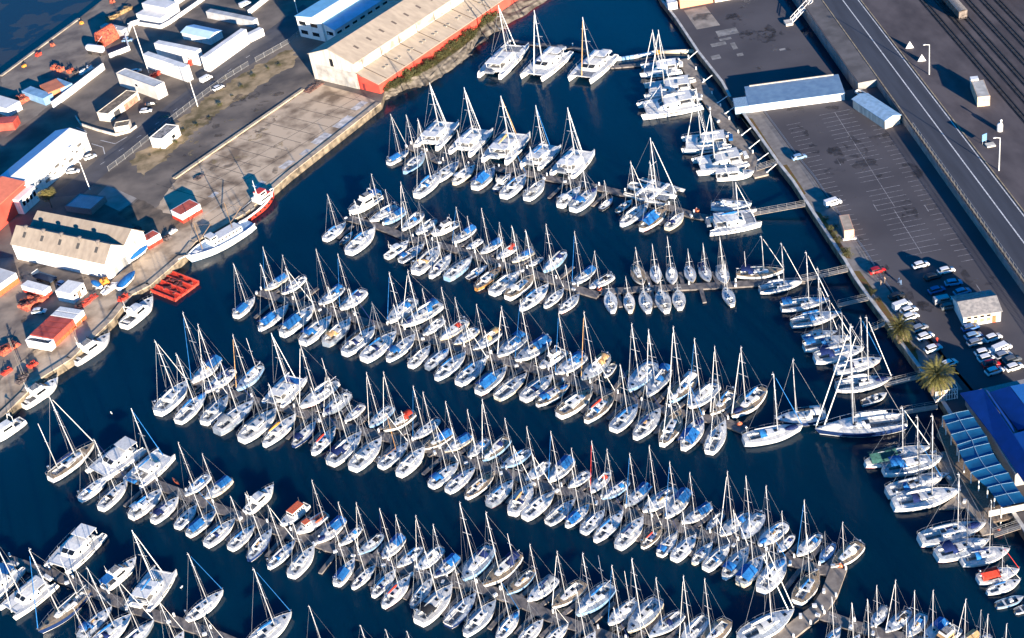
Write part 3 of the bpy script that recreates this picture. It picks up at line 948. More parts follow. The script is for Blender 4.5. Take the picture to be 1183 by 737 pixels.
# --- twin-gabled quay store
A, a, W = base((128, 323), (172, 286)); D = 38.5
t = thing('quay_store', 'white walled quay store with two parallel brown gabled roofs', 'warehouse', (A.x, A.y, QZ), a)
h = W/2; prof = [(0, 0), (W, 0), (W, 5.6), (h*1.55, 9.0), (h, 6.2), (h*.5, 9.4), (0, 5.6)]
obj('wall', MB().loft([[(s, l, z) for s, z in prof] for l in (0, D)], 0, closed=True, c0=True, c1=True), wwall, t)
tr = mat('brown_asbestos_roof', (.32, .265, .21), .85, col2=(.245, .20, .16), scale=.5, detail=9, stretch=(.35, 1.2, 1))
for (s0, z0), (s1, z1) in (((-.3, 5.45), (h*.5, 9.4)), ((h*.5, 9.4), (h, 6.25)), ((h, 6.25), (h*1.55, 9.0)), ((h*1.55, 9.0), (W+.3, 5.5))):
    obj('roof', MB().loft([[(s0, l, z0+.04), (s1, l, z1+.04), (s1, l, z1+.2), (s0, l, z0+.2)] for l in (-.25, D+.2)], 0, closed=True, c0=True, c1=True), tr, t)
dk = mat('dark_skylight', (.07, .065, .06), .5); pl = mat('pale_skylight', (.55, .48, .40), .5)
for k in range(5):
    y = 4+k*7.4
    for f0, f1, mm in ((.42, .72, dk),):
        s = lambda f: (f*h*.5, 5.6+f*3.8)
        (x0, z0), (x1, z1) = s(f0), s(f1)
        obj('skylight', MB().loft([[(x0, y+d, z0+.2), (x1, y+d, z1+.2), (x1, y+d, z1+.28), (x0, y+d, z0+.28)] for d in (0, 1.1)], 0, closed=True, c0=True, c1=True), mm, t)
    obj('roof_ventilator', MB().tube((h*.46, y+.5, 9.2), (h*.46, y+.5, 10.0), .5, n=8).sphere((h*.46, y+.5, 10.1), .75, 0, 8, 4, (1, 1, .6)), mat('ventilator_steel', (.15, .13, .12), .6), t)
for k, f in enumerate((1.5, 2.6, 6, 24, 28, 32)):
    s = lambda q: (h*1.55+q*h*.45, 9.0-3.4*q)
    (x0, z0), (x1, z1) = s(.15), s(.8)
    obj('skylight', MB().loft([[(x0, f+d, z0+.2), (x1, f+d, z1+.2), (x1, f+d, z1+.26), (x0, f+d, z0+.26)] for d in (0, .9)], 0, closed=True, c0=True, c1=True), pl, t)
for x, ww, hh, zz in ((h*.35, 1.5, 2.2, 1.1), (h*.8, 2.2, 3, 1.5), (h*1.5, .9, 1.2, 4.6)):
    obj('door', MB().box((x, -.05, zz), (ww, .1, hh)), mat('grey_steel_door', (.28, .28, .27), .6), t)

# --- smaller buildings of the yard
gable('gable_hut', 'small white hut with bluish shaded roof enclosed by stacked containers', 'hut', (212, 45), (244, 52), 6.5, 2.8, 3.7, wwall, shade_blue, 'w')  # blue of this roof is shade painted into the colour
t = flat('yard_block', 'long pale grey flat roofed block beside the brown roofed gatehouse', 'building', (139, 99), (183.5, 115.5), 4.2, 5.0, mat('pale_grey_render', (.52, .49, .46), .8, var=.08, scale=.3), mat('pale_grey_roof', (.5, .51, .52), .8, var=.1, scale=.4))[0]
win_part(t, 12, -.04, 3, 1.6, .9, 'x')
t, W = flat('gatehouse', 'low gatehouse with brown flat roof at the harbour road corner', 'building', (128, 141), (162, 115), 5.2, 3.1, cream, brownroof)
obj('red_wall_panel', MB().box((W*.72, -.05, 1.2), (W*.45, .1, 2.2)), mat('salmon_wall', (.48, .2, .14), .8, var=.2, scale=.8), t)
obj('doorway', MB().box((W*.25, -.05, 1.2), (3, .1, 2.3)), mat('deep_shadow_grey', (.05, .05, .055), .8), t)
flat('guard_hut', 'small tan guard hut in front of the brown roofed gatehouse', 'hut', (134, 155), (151, 152), 4, 2.4, cream, brownroof)
fw = MB(); pts = [g(88, 136), g(94, 145), g(112, 151), g(134, 157), g(150, 153), g(158, 147)]
for p, q in zip(pts[:-1], pts[1:]):
    A = Vector(p); B = Vector(q); n = Vector((-(B-A).y, (B-A).x)).normalized()*.2
    fw.prism([A-n, B-n, B+n, A+n], QZ, QZ+.9)
tag(obj('forecourt_wall', fw, cream), 'low curved cream wall around the gatehouse forecourt', 'wall')
t, W = flat('kiosk_house', 'white flat roofed house with cluttered grey roof at the fence', 'house', (190.5, 172), (209.5, 156), 5.2, 3.6, wwall, mat('cluttered_grey_roof', (.30, .28, .26), .9, var=.35, scale=1.2))
win_part(t, W*.6, -.04, 1.6, 1.6, 1.2, 'x')
hr_ = mat('red_hut_roof', (.50, .10, .06), .7, var=.12, scale=.8)
for lab, pa, pb, dp in (('red and white quay hut behind the white research ship', (212, 258), (234, 245), 5.5), ('small red and white hut at the end of the quay store', (173, 288), (188, 279), 3.6)):
    t, W = flat('quay_hut', lab, 'hut', pa, pb, dp, 2.9, white, hr_, par=.1, group='red and white quay huts')
    obj('red_plinth', MB().box((W/2, dp/2, .55), (W+.12, dp+.12, 1.1)), redp, t)
t, W = flat('site_cabin', 'white two window site cabin standing on the quay', 'cabin', (86, 351), (101, 338), 6.0, 3.4, wwall, white, par=.08)
for x in (.45, .56): obj('door', MB().box((W*x, -.04, 1.5), (.5, .08, 2.2)), mat('brown_door', (.2, .13, .09), .6), t)
for x in (.2, .8): win_part(t, W*x, -.04, 2.2, .9, .7, 'x')
t, W = flat('quay_office', 'white office with red lower wall at the left edge', 'building', (-2, 344), (23, 326), 8.5, 3.3, wwall, mat('pale_roof_sheet', (.55, .56, .57), .7, var=.08, scale=.4), par=.1)
obj('red_plinth', MB().box((W/2, -.06, .8), (W, .12, 1.6)), orangep, t)
t, W = flat('glazed_shed', 'low shed with grey blue panelled roof beside the quay store', 'shed', (107, 248), (124, 233), 10.5, 1.8, mat('shed_timber', (.2, .19, .18), .8), stripes('panel_roof', (.42, .46, .50), (.20, .23, .27), 1.8, 'X', .5, .2, .1))

# --- shipping containers
CMAT = {'white': stripes('white_container_steel', (.72, .71, .69), (.64, .63, .62), 3.2, 'X', .5, .3, .08), 'red': stripes('red_container_steel', (.50, .09, .06), (.40, .07, .05), 3.2, 'X', .55, .3, .2),
        'blue': stripes('blue_container_steel', (.22, .38, .55), (.18, .33, .5), 3.2, 'X', .55, .3, .15), 'orange': stripes('orange_container_steel', (.60, .20, .09), (.52, .17, .08), 3.2, 'X', .55, .3, .12), 'grey': stripes('grey_container_steel', (.45, .45, .45), (.39, .39, .4), 3.2, 'X', .55, .3, .15)}
def container(label, loc, rz, L, Wd, H, col, topcol=None):
    t = thing('shipping_container', label, 'container', loc, rz, 'shipping containers in the harbour yard')
    obj('body', MB().box((L/2, Wd/2, H/2), (L, Wd, H-.02)), CMAT[col], t)
    mb = MB()
    for x in (.08, L-.08):
        for y in (.08, Wd-.08): mb.box((x, y, H/2), (.2, .2, H+.03))
    obj('corner_posts', mb, CMAT[col], t)
    if topcol: obj('roof_sheet', MB().box((L/2, Wd/2, H+.03), (L-.3, Wd-.3, .05)), topcol, t)
    e = obj('door', MB().box((L+.03, Wd*.26, H/2), (.06, Wd*.45, H-.35)).box((L+.03, Wd*.74, H/2), (.06, Wd*.45, H-.35)), CMAT[col], t)
    return t
def cline(pa, pb, n, labels, col, Wd=2.6, H=2.9, z=QZ, gap=.15, tiers=1):
    """n containers end to end from pa to pb"""
    A, a, W = base(pa, pb, z); L = (W-gap*(n-1))/n; d = Vector((math.cos(a), math.sin(a), 0)); k = 0
    for i in range(n):
        for j in range(tiers):
            P = A + d*(i*(L+gap)); container(labels[k], (P.x, P.y, z+j*(H+.02)), a, L, Wd, H, col); k += 1
cline((170, 79), (217, 95), 2, ['white container on the ground at the left end of the near double stack', 'upper white container at the left end of the near double stack', 'white container on the ground at the right end of the near double stack', 'upper white container at the right end of the near double stack'], 'white', tiers=2)
cline((183, 66), (231, 76), 2, ['white container at ground level in the left end of the far double stack', 'upper white container in the left end of the far double stack', 'white container at ground level in the right end of the far double stack', 'upper white container in the right end of the far double stack'], 'white', tiers=2)
cline((243, 83), (289, 50), 2, ['ground level white container in the left half of the long container wall', 'upper white container in the left half of the long container wall', 'ground level white container in the right half of the long container wall', 'upper white container in the right half of the long container wall'], 'white', tiers=2)
cline((290, 49), (306, 41), 1, ['single low white container at the far right end of the long container wall'], 'white')
cline((240, 21), (294, 32), 2, ['grey topped container on the left behind the small blue roofed hut', 'grey topped container on the right behind the small blue roofed hut'], 'grey')
cline((159.5, 23.5), (187.5, 29), 1, ['low white container in front of a taller white one at the top wall'], 'white', Wd=4.5)
cline((168, 17), (196, 23), 1, ['tall white container block behind the low one at the top wall'], 'white', Wd=6, H=5)
cline((196, 12), (228, -10), 1, ['tan roofed white container beside the curved wall at the top'], 'white', Wd=5)
cline((28, 113), (53, 122), 1, ['pale blue container with torn side among orange gear in the far yard'], 'blue', Wd=4)
cline((49, 107), (59, 116), 1, ['orange container wedged between the two blue ones in the far yard'], 'orange', Wd=6.5, H=3.1)
cline((57, 105), (73, 111), 1, ['light blue flat container behind the white boundary wall'], 'blue', Wd=5)
cline((-12, 128), (11, 135), 1, ['white container at the left edge above a red block'], 'white', Wd=6, H=3.4)
cline((-14, 153), (18, 150), 1, ['dark red container with grey top at the left edge'], 'red', Wd=5, H=3)
cline((118, 38), (143, 43), 1, ['grey container behind the orange stack of fishing gear'], 'grey', Wd=3)
# six boxes side by side with short ends to the quay
A, a, W = base((60, 406), (100.6, 367)); n = 7; d = Vector((math.cos(a), math.sin(a), 0)); nn = Vector((-d.y, d.x, 0))
qc = [('tan', 'open topped white bin full of rubble at the lower left of the quay row'), ('red', 'lowest red container in the row along the quay'), ('red', 'second red container up the row along the quay'), ('red', 'third red container up the row along the quay'), ('red', 'uppermost red container beside the white ones in the quay row'), ('white', 'white container next to the red ones in the quay row'), ('white', 'white container at the upper end of the quay row')]
wd = W/n-.15
for i, (c, lab) in enumerate(qc):
    P = A + d*(i*W/n) + nn*8.5
    if c == 'tan':
        t = thing('open_bin', lab, 'bin', (P.x, P.y, QZ), a-math.pi/2)
        mb = MB()
        for cc, dd in (((4.2, .1, 1.3), (8.4, .2, 2.6)), ((4.2, wd*1.0-.1, 1.3), (8.4, .2, 2.6)), ((.1, wd/2, 1.3), (.2, wd-.4, 2.6)), ((8.3, wd/2, 1.3), (.2, wd-.4, 2.6))): mb.box(cc, dd)
        obj('bin_wall', mb, white, t); mb = MB().box((4.2, wd/2, .8), (7.9, wd-.5, 1.5))
        for k in range(14): mb.box((R.uniform(.8, 7.6), R.uniform(.6, wd-.6), 1.7), (R.uniform(.4, 1.2), R.uniform(.3, .8), R.uniform(.2, .9)), 0, R.uniform(0, 3))
        obj('rubble', mb, mat('rubble', (.26, .22, .19), .9, var=.3, scale=1.5), t); continue
    t = container(lab, (P.x, P.y, QZ), a-math.pi/2, 8.4, wd, 2.8, c, mat('pale_container_top', (.62, .64, .65), .6, var=.1) if c == 'white' else None)
    obj('red_skirt', MB().box((8.47, wd/2, .6), (.08, wd, 1.1)), orangep, t)
# boundary walls of the far yard
def wall(label, pts, h, th, mm, name='boundary_wall'):
    mb = MB()
    for p, q in zip(pts[:-1], pts[1:]):
        A = Vector(g(*p)); B = Vector(g(*q)); n = Vector((-(B-A).y, (B-A).x)).normalized()*th/2
        mb.prism([A-n, B-n, B+n, A+n], QZ, QZ+h)
    return tag(obj(name, mb, mm), label, 'wall')
wall('long white boundary wall running beside the far yard', [(62, 125), (121, 80)], 2.6, .5, wwall)
wall('curved white wall below the white containers at the top', [(160, 29), (186, 33), (196, 28), (236, 0)], 1.5, .5, wwall)
wall('white wall bending round the shaded ramp in the top yard', [(127, 67), (150, 58), (146, 45), (152, 30), (162, 27)], 1.8, .5, wwall)
wall('short white wall left of the blue roofed office', [(288, 17), (312, -2)], 2, .5, wwall)

# --- right-hand side buildings
A, a, W = base((866, 130), (976, 115.5)); 
t = thing('quay_pavilion', 'low flat roofed building with long white front between car park and plaza', 'building', (A.x, A.y, QZ), a)
obj('wall', MB().box((W/2, 6, 1.15), (W, 12, 2.3)), wwall, t)
obj('roof', MB().box((W/2, 6.2, 2.38), (W+.2, 12.4, .16)), mat('steel_blue_roof', (.17, .27, .38), .6, col2=(.12, .20, .31), scale=.5, detail=6), t)
obj('roof_kerb', MB().box((W*.5, 12.2, 2.6), (W*.9, .4, .35)), mat('tan_kerb', (.42, .36, .29), .8), t)
obj('end_block', MB().box((-2.2, 3, 1.2), (4.2, 6, 2.4)), mat('glass_blue_wall', (.25, .36, .46), .4, var=.15), t)
A, a, W = base((1021.5, 149), (1040, 141.5)); D = 24
t, W = gable('boathouse', 'narrow building with pale blue hipped roof beside the main road', 'building', (1022.5, 149.5), (1040, 143), 16.5, 2.9, 3.7, cream, mat('blue_grey_tile_roof', (.26, .40, .55), .6, var=.1, scale=.8), 'd')
t, W = gable('club_house', 'white hut with weathered grey roof and orange door among parked cars', 'building', (1113, 378), (1156, 371), 8.5, 3.0, 4.4, wwall, mat('weathered_grey_roof', (.30, .28, .27), .9, col2=(.17, .165, .17), scale=1.2, detail=6), 'w')
for k in range(4): win_part(t, 1.3+k*1.55, -.04, 2.35, .9, .5, 'x', mat('tan_frame', (.5, .4, .3), .6))
for k in range(4): obj('window', MB().box((1.3+k*1.55, -.04, 1.2), (.95, .07, .9)), mat('amber_window', (.34, .24, .15), .3), t)
obj('door', MB().box((W-1.6, -.05, 1.05), (.9, .1, 2.0)), orangep, t)
t, W = flat('ticket_kiosk', 'small peach kiosk with tan flat roof at the car park edge', 'kiosk', (975.5, 276), (987, 274.5), 7.5, 2.5, mat('peach_wall', (.62, .36, .24), .8, var=.06), mat('tan_flat_roof', (.42, .34, .26), .9, var=.12, scale=.5), par=.1)
obj('base_step', MB().box((W/2, -.35, .1), (W+1, .9, .2)), wwall, t)
t, W = flat('rail_hut', 'cream signal hut with pale roof beside the railway tracks', 'hut', (1129, 123.5), (1143.5, 122), 10, 3.1, mat('peach_cream_wall', (.56, .42, .30), .8, var=.15, scale=.8), mat('pale_grey_felt', (.48, .46, .42), .9, var=.12, scale=.5), z=RZ, par=.1)
obj('water_tank', MB().box((1.0, 11, 2.9), (2.2, 2, 1.4)), white, t); obj('tank_stand', MB().box((1.0, 11, 1.1), (2, 1.8, 2.2)), mat('tank_stand_grey', (.3, .32, .35), .7), t)
t, W = flat('orange_annexe', 'orange painted low building at the top of the plaza', 'building', (786, 10), (824, 3), 9, 3, mat('orange_wall', (.64, .28, .16), .8, var=.08), mat('salmon_flat_roof', (.60, .34, .25), .8, var=.08))
flat('pump_house', 'small white pump house on the plaza quay edge', 'hut', (772.5, 12), (783, 10), 4.5, 2.4, wwall, white)
flat('plaza_wall_block', 'long cream low block right of the orange building at the top', 'building', (826, 3), (866, -4), 4, 1.6, cream, wwall)

# --- restaurant with blue roofs on the lower right quay
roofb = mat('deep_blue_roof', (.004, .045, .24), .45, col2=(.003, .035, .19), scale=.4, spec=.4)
awn = mat('blue_awning_canvas', (.008, .115, .25), .75, col2=(.006, .08, .19), scale=.5, spec=.15)
A = G(1092, 502, 3.0)
t = thing('restaurant', 'quayside restaurant with large deep blue roofs and a blue awning terrace', 'restaurant', (A.x, A.y, QZ))
def L3(x, y, z): P = G(x, y, z); return (P.x-A.x, P.y-A.y, P.z-QZ)
def slab(pts, th): 
    top = [L3(*p) for p in pts]; n = len(top)
    mb = MB(); vs = [(p[0], p[1], p[2]-th) for p in top] + top
    fs = [tuple(range(n, 2*n)), tuple(range(n-1, -1, -1))] + [(i, (i+1) % n, n+(i+1) % n, n+i) for i in range(n)]
    return mb.add(vs, fs, 0)
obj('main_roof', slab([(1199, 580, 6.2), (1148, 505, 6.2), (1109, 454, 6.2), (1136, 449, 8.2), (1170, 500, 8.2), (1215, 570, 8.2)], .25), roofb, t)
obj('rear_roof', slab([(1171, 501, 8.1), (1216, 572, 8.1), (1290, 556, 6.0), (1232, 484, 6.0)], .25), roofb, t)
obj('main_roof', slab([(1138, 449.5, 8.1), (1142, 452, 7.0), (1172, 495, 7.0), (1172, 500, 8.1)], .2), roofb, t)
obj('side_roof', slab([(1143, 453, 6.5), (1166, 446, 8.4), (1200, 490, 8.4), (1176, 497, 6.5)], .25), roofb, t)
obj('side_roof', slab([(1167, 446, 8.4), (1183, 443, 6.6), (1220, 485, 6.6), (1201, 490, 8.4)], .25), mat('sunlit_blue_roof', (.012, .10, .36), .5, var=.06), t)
wp = [L3(1115, 468, QZ+.02), L3(1172, 562, QZ+.02), L3(1260, 545, QZ+.02), L3(1185, 452, QZ+.02)]
obj('building_wall', MB().prism([p[:2] for p in wp], .02, 3.7), mat('restaurant_wall', (.30, .28, .27), .8), t)
# terrace awning: ten sagging bays in an arc
outer = [(1089, 481), (1093, 490), (1099, 502), (1106, 514), (1108, 521), (1114, 534), (1122, 546), (1131, 555), (1141, 563), (1149, 574), (1157, 586)]
inner = [(1119, 474), (1125, 482), (1133, 494), (1140, 504), (1143, 512), (1148, 524), (1156, 536), (1165, 546), (1171, 557), (1178, 568), (1187, 579)]
for i in range(len(outer)-1):
    mb = MB(); rows = []
    for k in range(7):
        s = k/6; sag = -.13*math.sin(math.pi*s)
        a_ = Vector(L3(outer[i][0]+(outer[i+1][0]-outer[i][0])*s, outer[i][1]+(outer[i+1][1]-outer[i][1])*s, 5.0))
        b_ = Vector(L3(inner[i][0]+(inner[i+1][0]-inner[i][0])*s, inner[i][1]+(inner[i+1][1]-inner[i][1])*s, 5.9))
        c_ = (a_+b_)/2; rows.append([(a_.x, a_.y, a_.z+sag), (c_.x, c_.y, c_.z+sag*.6+.15), (b_.x, b_.y, b_.z+sag)])
    q = obj('awning_bay', mb.loft(rows, 0), awn, t)
    obj('awning_rib', MB().path([(p[0], p[1], p[2]+.05) for p in rows[0]], .035, 4), mat('pale_blue_seam', (.24, .38, .50), .7), q)
    mid = [Vector(r[1])+Vector((0, 0, .06)) for r in rows]
    obj('awning_seam', MB().path([tuple(p) for p in mid], .06, 4), mat('pale_blue_seam', (.24, .38, .50), .7), q)
mb = MB()
for x, y in outer: a_ = L3(x, y, 4.9); mb.tube((a_[0], a_[1], -2.6), (a_[0], a_[1], a_[2]), .13)
obj('awning_posts', mb, white, t)
dk_ = [L3(x, y, QZ+.3) for x, y in ((1082, 500), (1092, 514), (1100, 530), (1112, 552), (1130, 577), (1148, 600), (1168, 597))] + [L3(x, y, QZ+.3) for x, y in ((1180, 590), (1125, 500), (1110, 478), (1095, 470))]
obj('terrace_deck', MB().prism([p[:2] for p in dk_], -.7, -.25), mat('terrace_timber', (.2, .15, .11), .8, var=.2), t)
mb = MB(); a_ = L3(1150, 594, 3.3); b_ = L3(1190, 583, 3.3)
obj('terrace_front', MB().box(((a_[0]+b_[0])/2, (a_[1]+b_[1])/2, 1.2), (10, .2, 1.6)), cream, t)
mb = MB(); P0 = G(1081, 462, 3.0); P1 = G(1103, 456, 3.0)
t = thing('entrance_cage', 'pale metal entrance cage below the second palm', 'gate', (P0.x, P0.y, QZ))
for k in range(9):
    mb.tube((k*.62, 0, 0), (k*.62, 0, 3), .07).tube((k*.62, 3.8, 0), (k*.62, 3.8, 3), .06)
for zz in (.2, 1.6, 3): mb.tube((0, 0, zz), (5, 0, zz), .07).tube((0, 0, zz), (0, 3.8, zz), .07).tube((5, 0, zz), (5, 3.8, zz), .07).tube((0, 3.8, zz), (5, 3.8, zz), .06)
obj('bars', mb, white, t); obj('panel', MB().box((1.4, .08, 1.6), (2.6, .05, 2.4)), mat('peach_panel', (.5, .38, .3), .7), t)

# --- railway tracks, wagon, fences
railm = mat('rail_steel', (.06, .05, .048), .5, metal=.4, var=.2); sleeper = mat('sleeper_strip', (.042, .038, .04), .95, var=.3, scale=.6)
for k, px in enumerate((1112, 1130, 1147, 1167, 1186, 1204)):
    x = G(px, 54, RZ).x
    t = thing('railway_track', ['nearest railway track to the road', 'second railway track, passing close to the cream signal hut', 'middle railway track of the yard', 'fourth railway track out from the road', 'fifth railway track at the right edge', 'outermost railway track in the top corner'][k], 'railway', (x, 400, RZ), 0, 'railway tracks')
    for s in (-.6, .6): obj('rail', MB().box((s, 0, .16), (.16, 640, .16)), railm, t)
    obj('sleeper_bed', MB().box((0, 0, .04), (2.1, 640, .07)), sleeper, t)
def wagon(label, px, py, L=16):
    A = G(px, py, RZ); t = thing('goods_wagon', label, 'wagon', (A.x, A.y, RZ), 0, 'goods wagons')
    obj('wagon_body', MB().box((0, L/2, 2.3), (2.7, L, 2.3)), mat('wagon_brown', (.16, .13, .11), .8, var=.3, scale=.8), t)
    rg = [[(-1.45+2.9*k/6, y, 3.46+.45*math.sin(math.pi*k/6)) for k in range(7)] for y in (-.2, L+.2)]
    obj('roof', MB().loft(rg+[], 0), mat('wagon_roof', (.34, .29, .24), .8, var=.2), t)
    for y in (2.2, L-2.2): obj('bogie', MB().box((0, y, .7), (2.2, 3, .8)), railm, t)
    obj('buffer', MB().tube((-.8, -.6, 1.1), (-.8, 0, 1.1), .2).tube((.8, -.6, 1.1), (.8, 0, 1.1), .2), railm, t)
wagon('brown goods wagon with pale roof standing at the top edge', 1112.5, 24, 18)
wagon('brown goods wagon cut by the top edge in the right corner', 1172, -3, 18)

POST = MB().tube((0, 0, 0), (0, 0, 1), .04, n=4).mesh('post', [mat('dull_post', (.13, .13, .13), .7, var=.1)])
def fence(label, pts, z, h, step, pm_, panel=None, name='fence', cat='fence', zlist=None):
    t = thing(name, label, cat, (0, 0, 0)); rl = MB(); pn = MB(); n = 0
    P = [Vector((*g(x, y, z), z)) for x, y in pts]
    ps = MB()
    for A, B in zip(P[:-1], P[1:]):
        L = (B-A).length; k = max(1, int(L/step))
        for i in range(k):
            Q = A.lerp(B, i/k); part(t, 'post', POST, tuple(Q), (1.2, 1.2, h), pm_)
        for zz in (.35, h*.95): rl.tube(A+Vector((0, 0, zz)), B+Vector((0, 0, zz)), .035, n=4)
        if panel: pn.add([A+Vector((0, 0, .1)), B+Vector((0, 0, .1)), B+Vector((0, 0, h)), A+Vector((0, 0, h))], [(0, 1, 2, 3)])
    obj('rails', rl, pm_, t)
    if panel: obj('mesh_panel', pn, panel, t)
def mesh_mat():
    m = bpy.data.materials.new('wire_mesh'); m.use_nodes = True; nt = m.node_tree; N = nt.nodes; L = nt.links; b = N['Principled BSDF']
    b.inputs['Base Color'].default_value = (.22, .22, .22, 1); b.inputs['Alpha'].default_value = .16; b.inputs['Roughness'].default_value = .6
    return m
wm_ = mesh_mat(); fp = mat('galvanised_post', (.30, .30, .30), .6, var=.1)
fence('wire mesh fence on posts along the dry grass verge', [(126, 198), (145, 184), (190, 147), (235, 112), (262, 92), (288, 76)], QZ, 2.0, 3.6, fp, wm_)
fence('second stretch of wire fence beside the shaded road', [(296, 72), (335, 50), (352, 36)], QZ, 2.0, 3.6, fp, wm_)
t = thing('railing', 'long blue grey railing fence on the wall beside the raised road', 'railing', (XR+.35, 0, RZ))
y = 150.0
while y < 366:
    part(t, 'post', POST, (0, y, 0), (1.4, 1.4, 1.9)); y += 2.4
obj('rails', MB().tube((0, 120, 1.85), (0, 366, 1.85), .05, n=4).tube((0, 120, .9), (0, 366, .9), .04, n=4), fp, t)
obj('mesh_panel', MB().add([(0, 120, .05), (0, 366, .05), (0, 366, 1.85), (0, 120, 1.85)], [(0, 1, 2, 3)]), wm_, t)
t = thing('railing', 'thin dark railing between the quay path and the car park', 'railing', (0, 0, QZ)); mb = MB(); rl = MB()
pp = [(p[0]+6.2, p[1]) for p in xs[1:-4]]
for a_, b_ in zip(pp[:-1], pp[1:]):
    A = Vector((*a_, 0)); B = Vector((*b_, 0)); k = max(1, int((B-A).length/2.6))
    for i in range(k):
        Q = A.lerp(B, i/k); mb.tube(Q, Q+Vector((0, 0, 1.1)), .05, n=4)
    for zz in (1.1, .55): rl.tube(A+Vector((0, 0, zz)), B+Vector((0, 0, zz)), .05, n=4)
obj('rails', rl, greyh, t)
# ================================================================= boats
def hull_rings(L, B, tr, zs, zb, full=.42, n=13, rake=.06, wl=.9, bow=2.2):
    rg = []; sh = []
    for i in range(n):
        t = i/(n-1); x = -L/2+t*L
        if t < full: b = B/2*(tr+(1-tr)*math.sin(math.pi/2*t/full)); q = 0
        else: q = (t-full)/(1-full); b = B/2*max(.015, 1-q**bow)
        if i == 0: b *= .80
        elif i == 1: b *= .97
        z = zs+(zb-zs)*t**1.7 - .12*math.sin(math.pi*t)*(zs*.5)
        k = 1-.30*q**2
        def X(zz): return x-(rake*L*q**2)*(1-zz/z) + (.03*L*(1-t)**6)*(zz/z-.5)
        half = [(b, z), (b*(1-.03*q), z*.6), (b*wl*k*1.04, .2), (b*wl*k, .1), (b*wl*.8*k, -.1), (b*.3*k, -.35)]
        rg.append([(X(zz), y, zz) for y, zz in half]+[(X(zz), -y, zz) for y, zz in reversed(half)])
        sh.append((x, b, z))
    return rg, sh
def hull_mesh(nm, *a, **k):
    rg, sh = hull_rings(*a, **k)
    mb = MB(); mb.loft(rg, 0, bands=[0, 0, 1, 2, 2, 2, 2, 2, 1, 0, 0])
    mb.add(rg[0], [tuple(range(12))], 0)
    return mb, sh
def deck_mesh(sh, c0, c1, cw, sole=.55):
    """deck with side decks, camber, raised toe rail and a sunk cockpit between stations c0..c1"""
    mb = MB(); n = len(sh)
    for i in range(n-1):
        (x0, b0, z0), (x1, b1, z1) = sh[i], sh[i+1]
        w0 = min(cw, b0*.75); w1 = min(cw, b1*.75); z0 -= .03; z1 -= .03
        b0 *= .985; b1 *= .985; cam = .09
        ys0 = (b0, w0, 0, -w0, -b0); ys1 = (b1, w1, 0, -w1, -b1)
        h = lambda y, b, z: z+cam*(1-(y/b)**2 if b > .05 else 0)
        cock = c0 <= i < c1
        for k in range(4):
            if cock and k in (1, 2): continue
            mb.add([(x0, ys0[k], h(ys0[k], b0, z0)), (x1, ys1[k], h(ys1[k], b1, z1)), (x1, ys1[k+1], h(ys1[k+1], b1, z1)), (x0, ys0[k+1], h(ys0[k+1], b0, z0))], [(3, 2, 1, 0)], 0)
    return mb
def lerp_sh(sh, t):
    f = t*(len(sh)-1); i = min(int(f), len(sh)-2); u = f-i
    return tuple(sh[i][k]+(sh[i+1][k]-sh[i][k])*u for k in range(3))
def rail_mesh(sh, r=.022):
    mb = MB()
    for s in (1, -1):
        top = []
        for t in (.0, .12, .26, .40, .55, .70, .85, .985):
            x, b, z = lerp_sh(sh, t); P = (x, s*b*.96, z); Q = (x, s*b*.96, z+.6); top.append(Q)
            mb.tube(P, Q, r, n=3, caps=False)
        for a, b in zip(top[:-1], top[1:]): mb.tube(a, b, r*.8, n=3, caps=False)
    x, b, z = lerp_sh(sh, .985); mb.tube((x, b, z+.6), (x+.25, 0, z+.65), r*1.6, n=3).tube((x, -b, z+.6), (x+.25, 0, z+.65), r*1.6, n=3)
    x, b, z = lerp_sh(sh, .0); mb.tube((x, b*.96, z+.6), (x, -b*.96, z+.6), r*1.6, n=3)
    return mb
def roundbox(x0, x1, w0, w1, z, h0, h1, n=5, taper=.72, nose=True, mi=0):
    rg = []
    for i in range(n):
        t = i/(n-1); x = x0+(x1-x0)*t; w_ = w0+(w1-w0)*t; h = h0+(h1-h0)*t
        if nose and i == n-1: rg.append([(x, y*w_, zz) for y, zz in ((1, z-.05), (.9, z), (.5, z+.02), (-.5, z+.02), (-.9, z), (-1, z-.05))]); continue
        rg.append([(x, w_, z-.05), (x, w_*.93, z+h*.75), (x, w_*taper, z+h), (x, -w_*taper, z+h), (x, -w_*.93, z+h*.75), (x, -w_, z-.05)])
    return rg
MS = {}
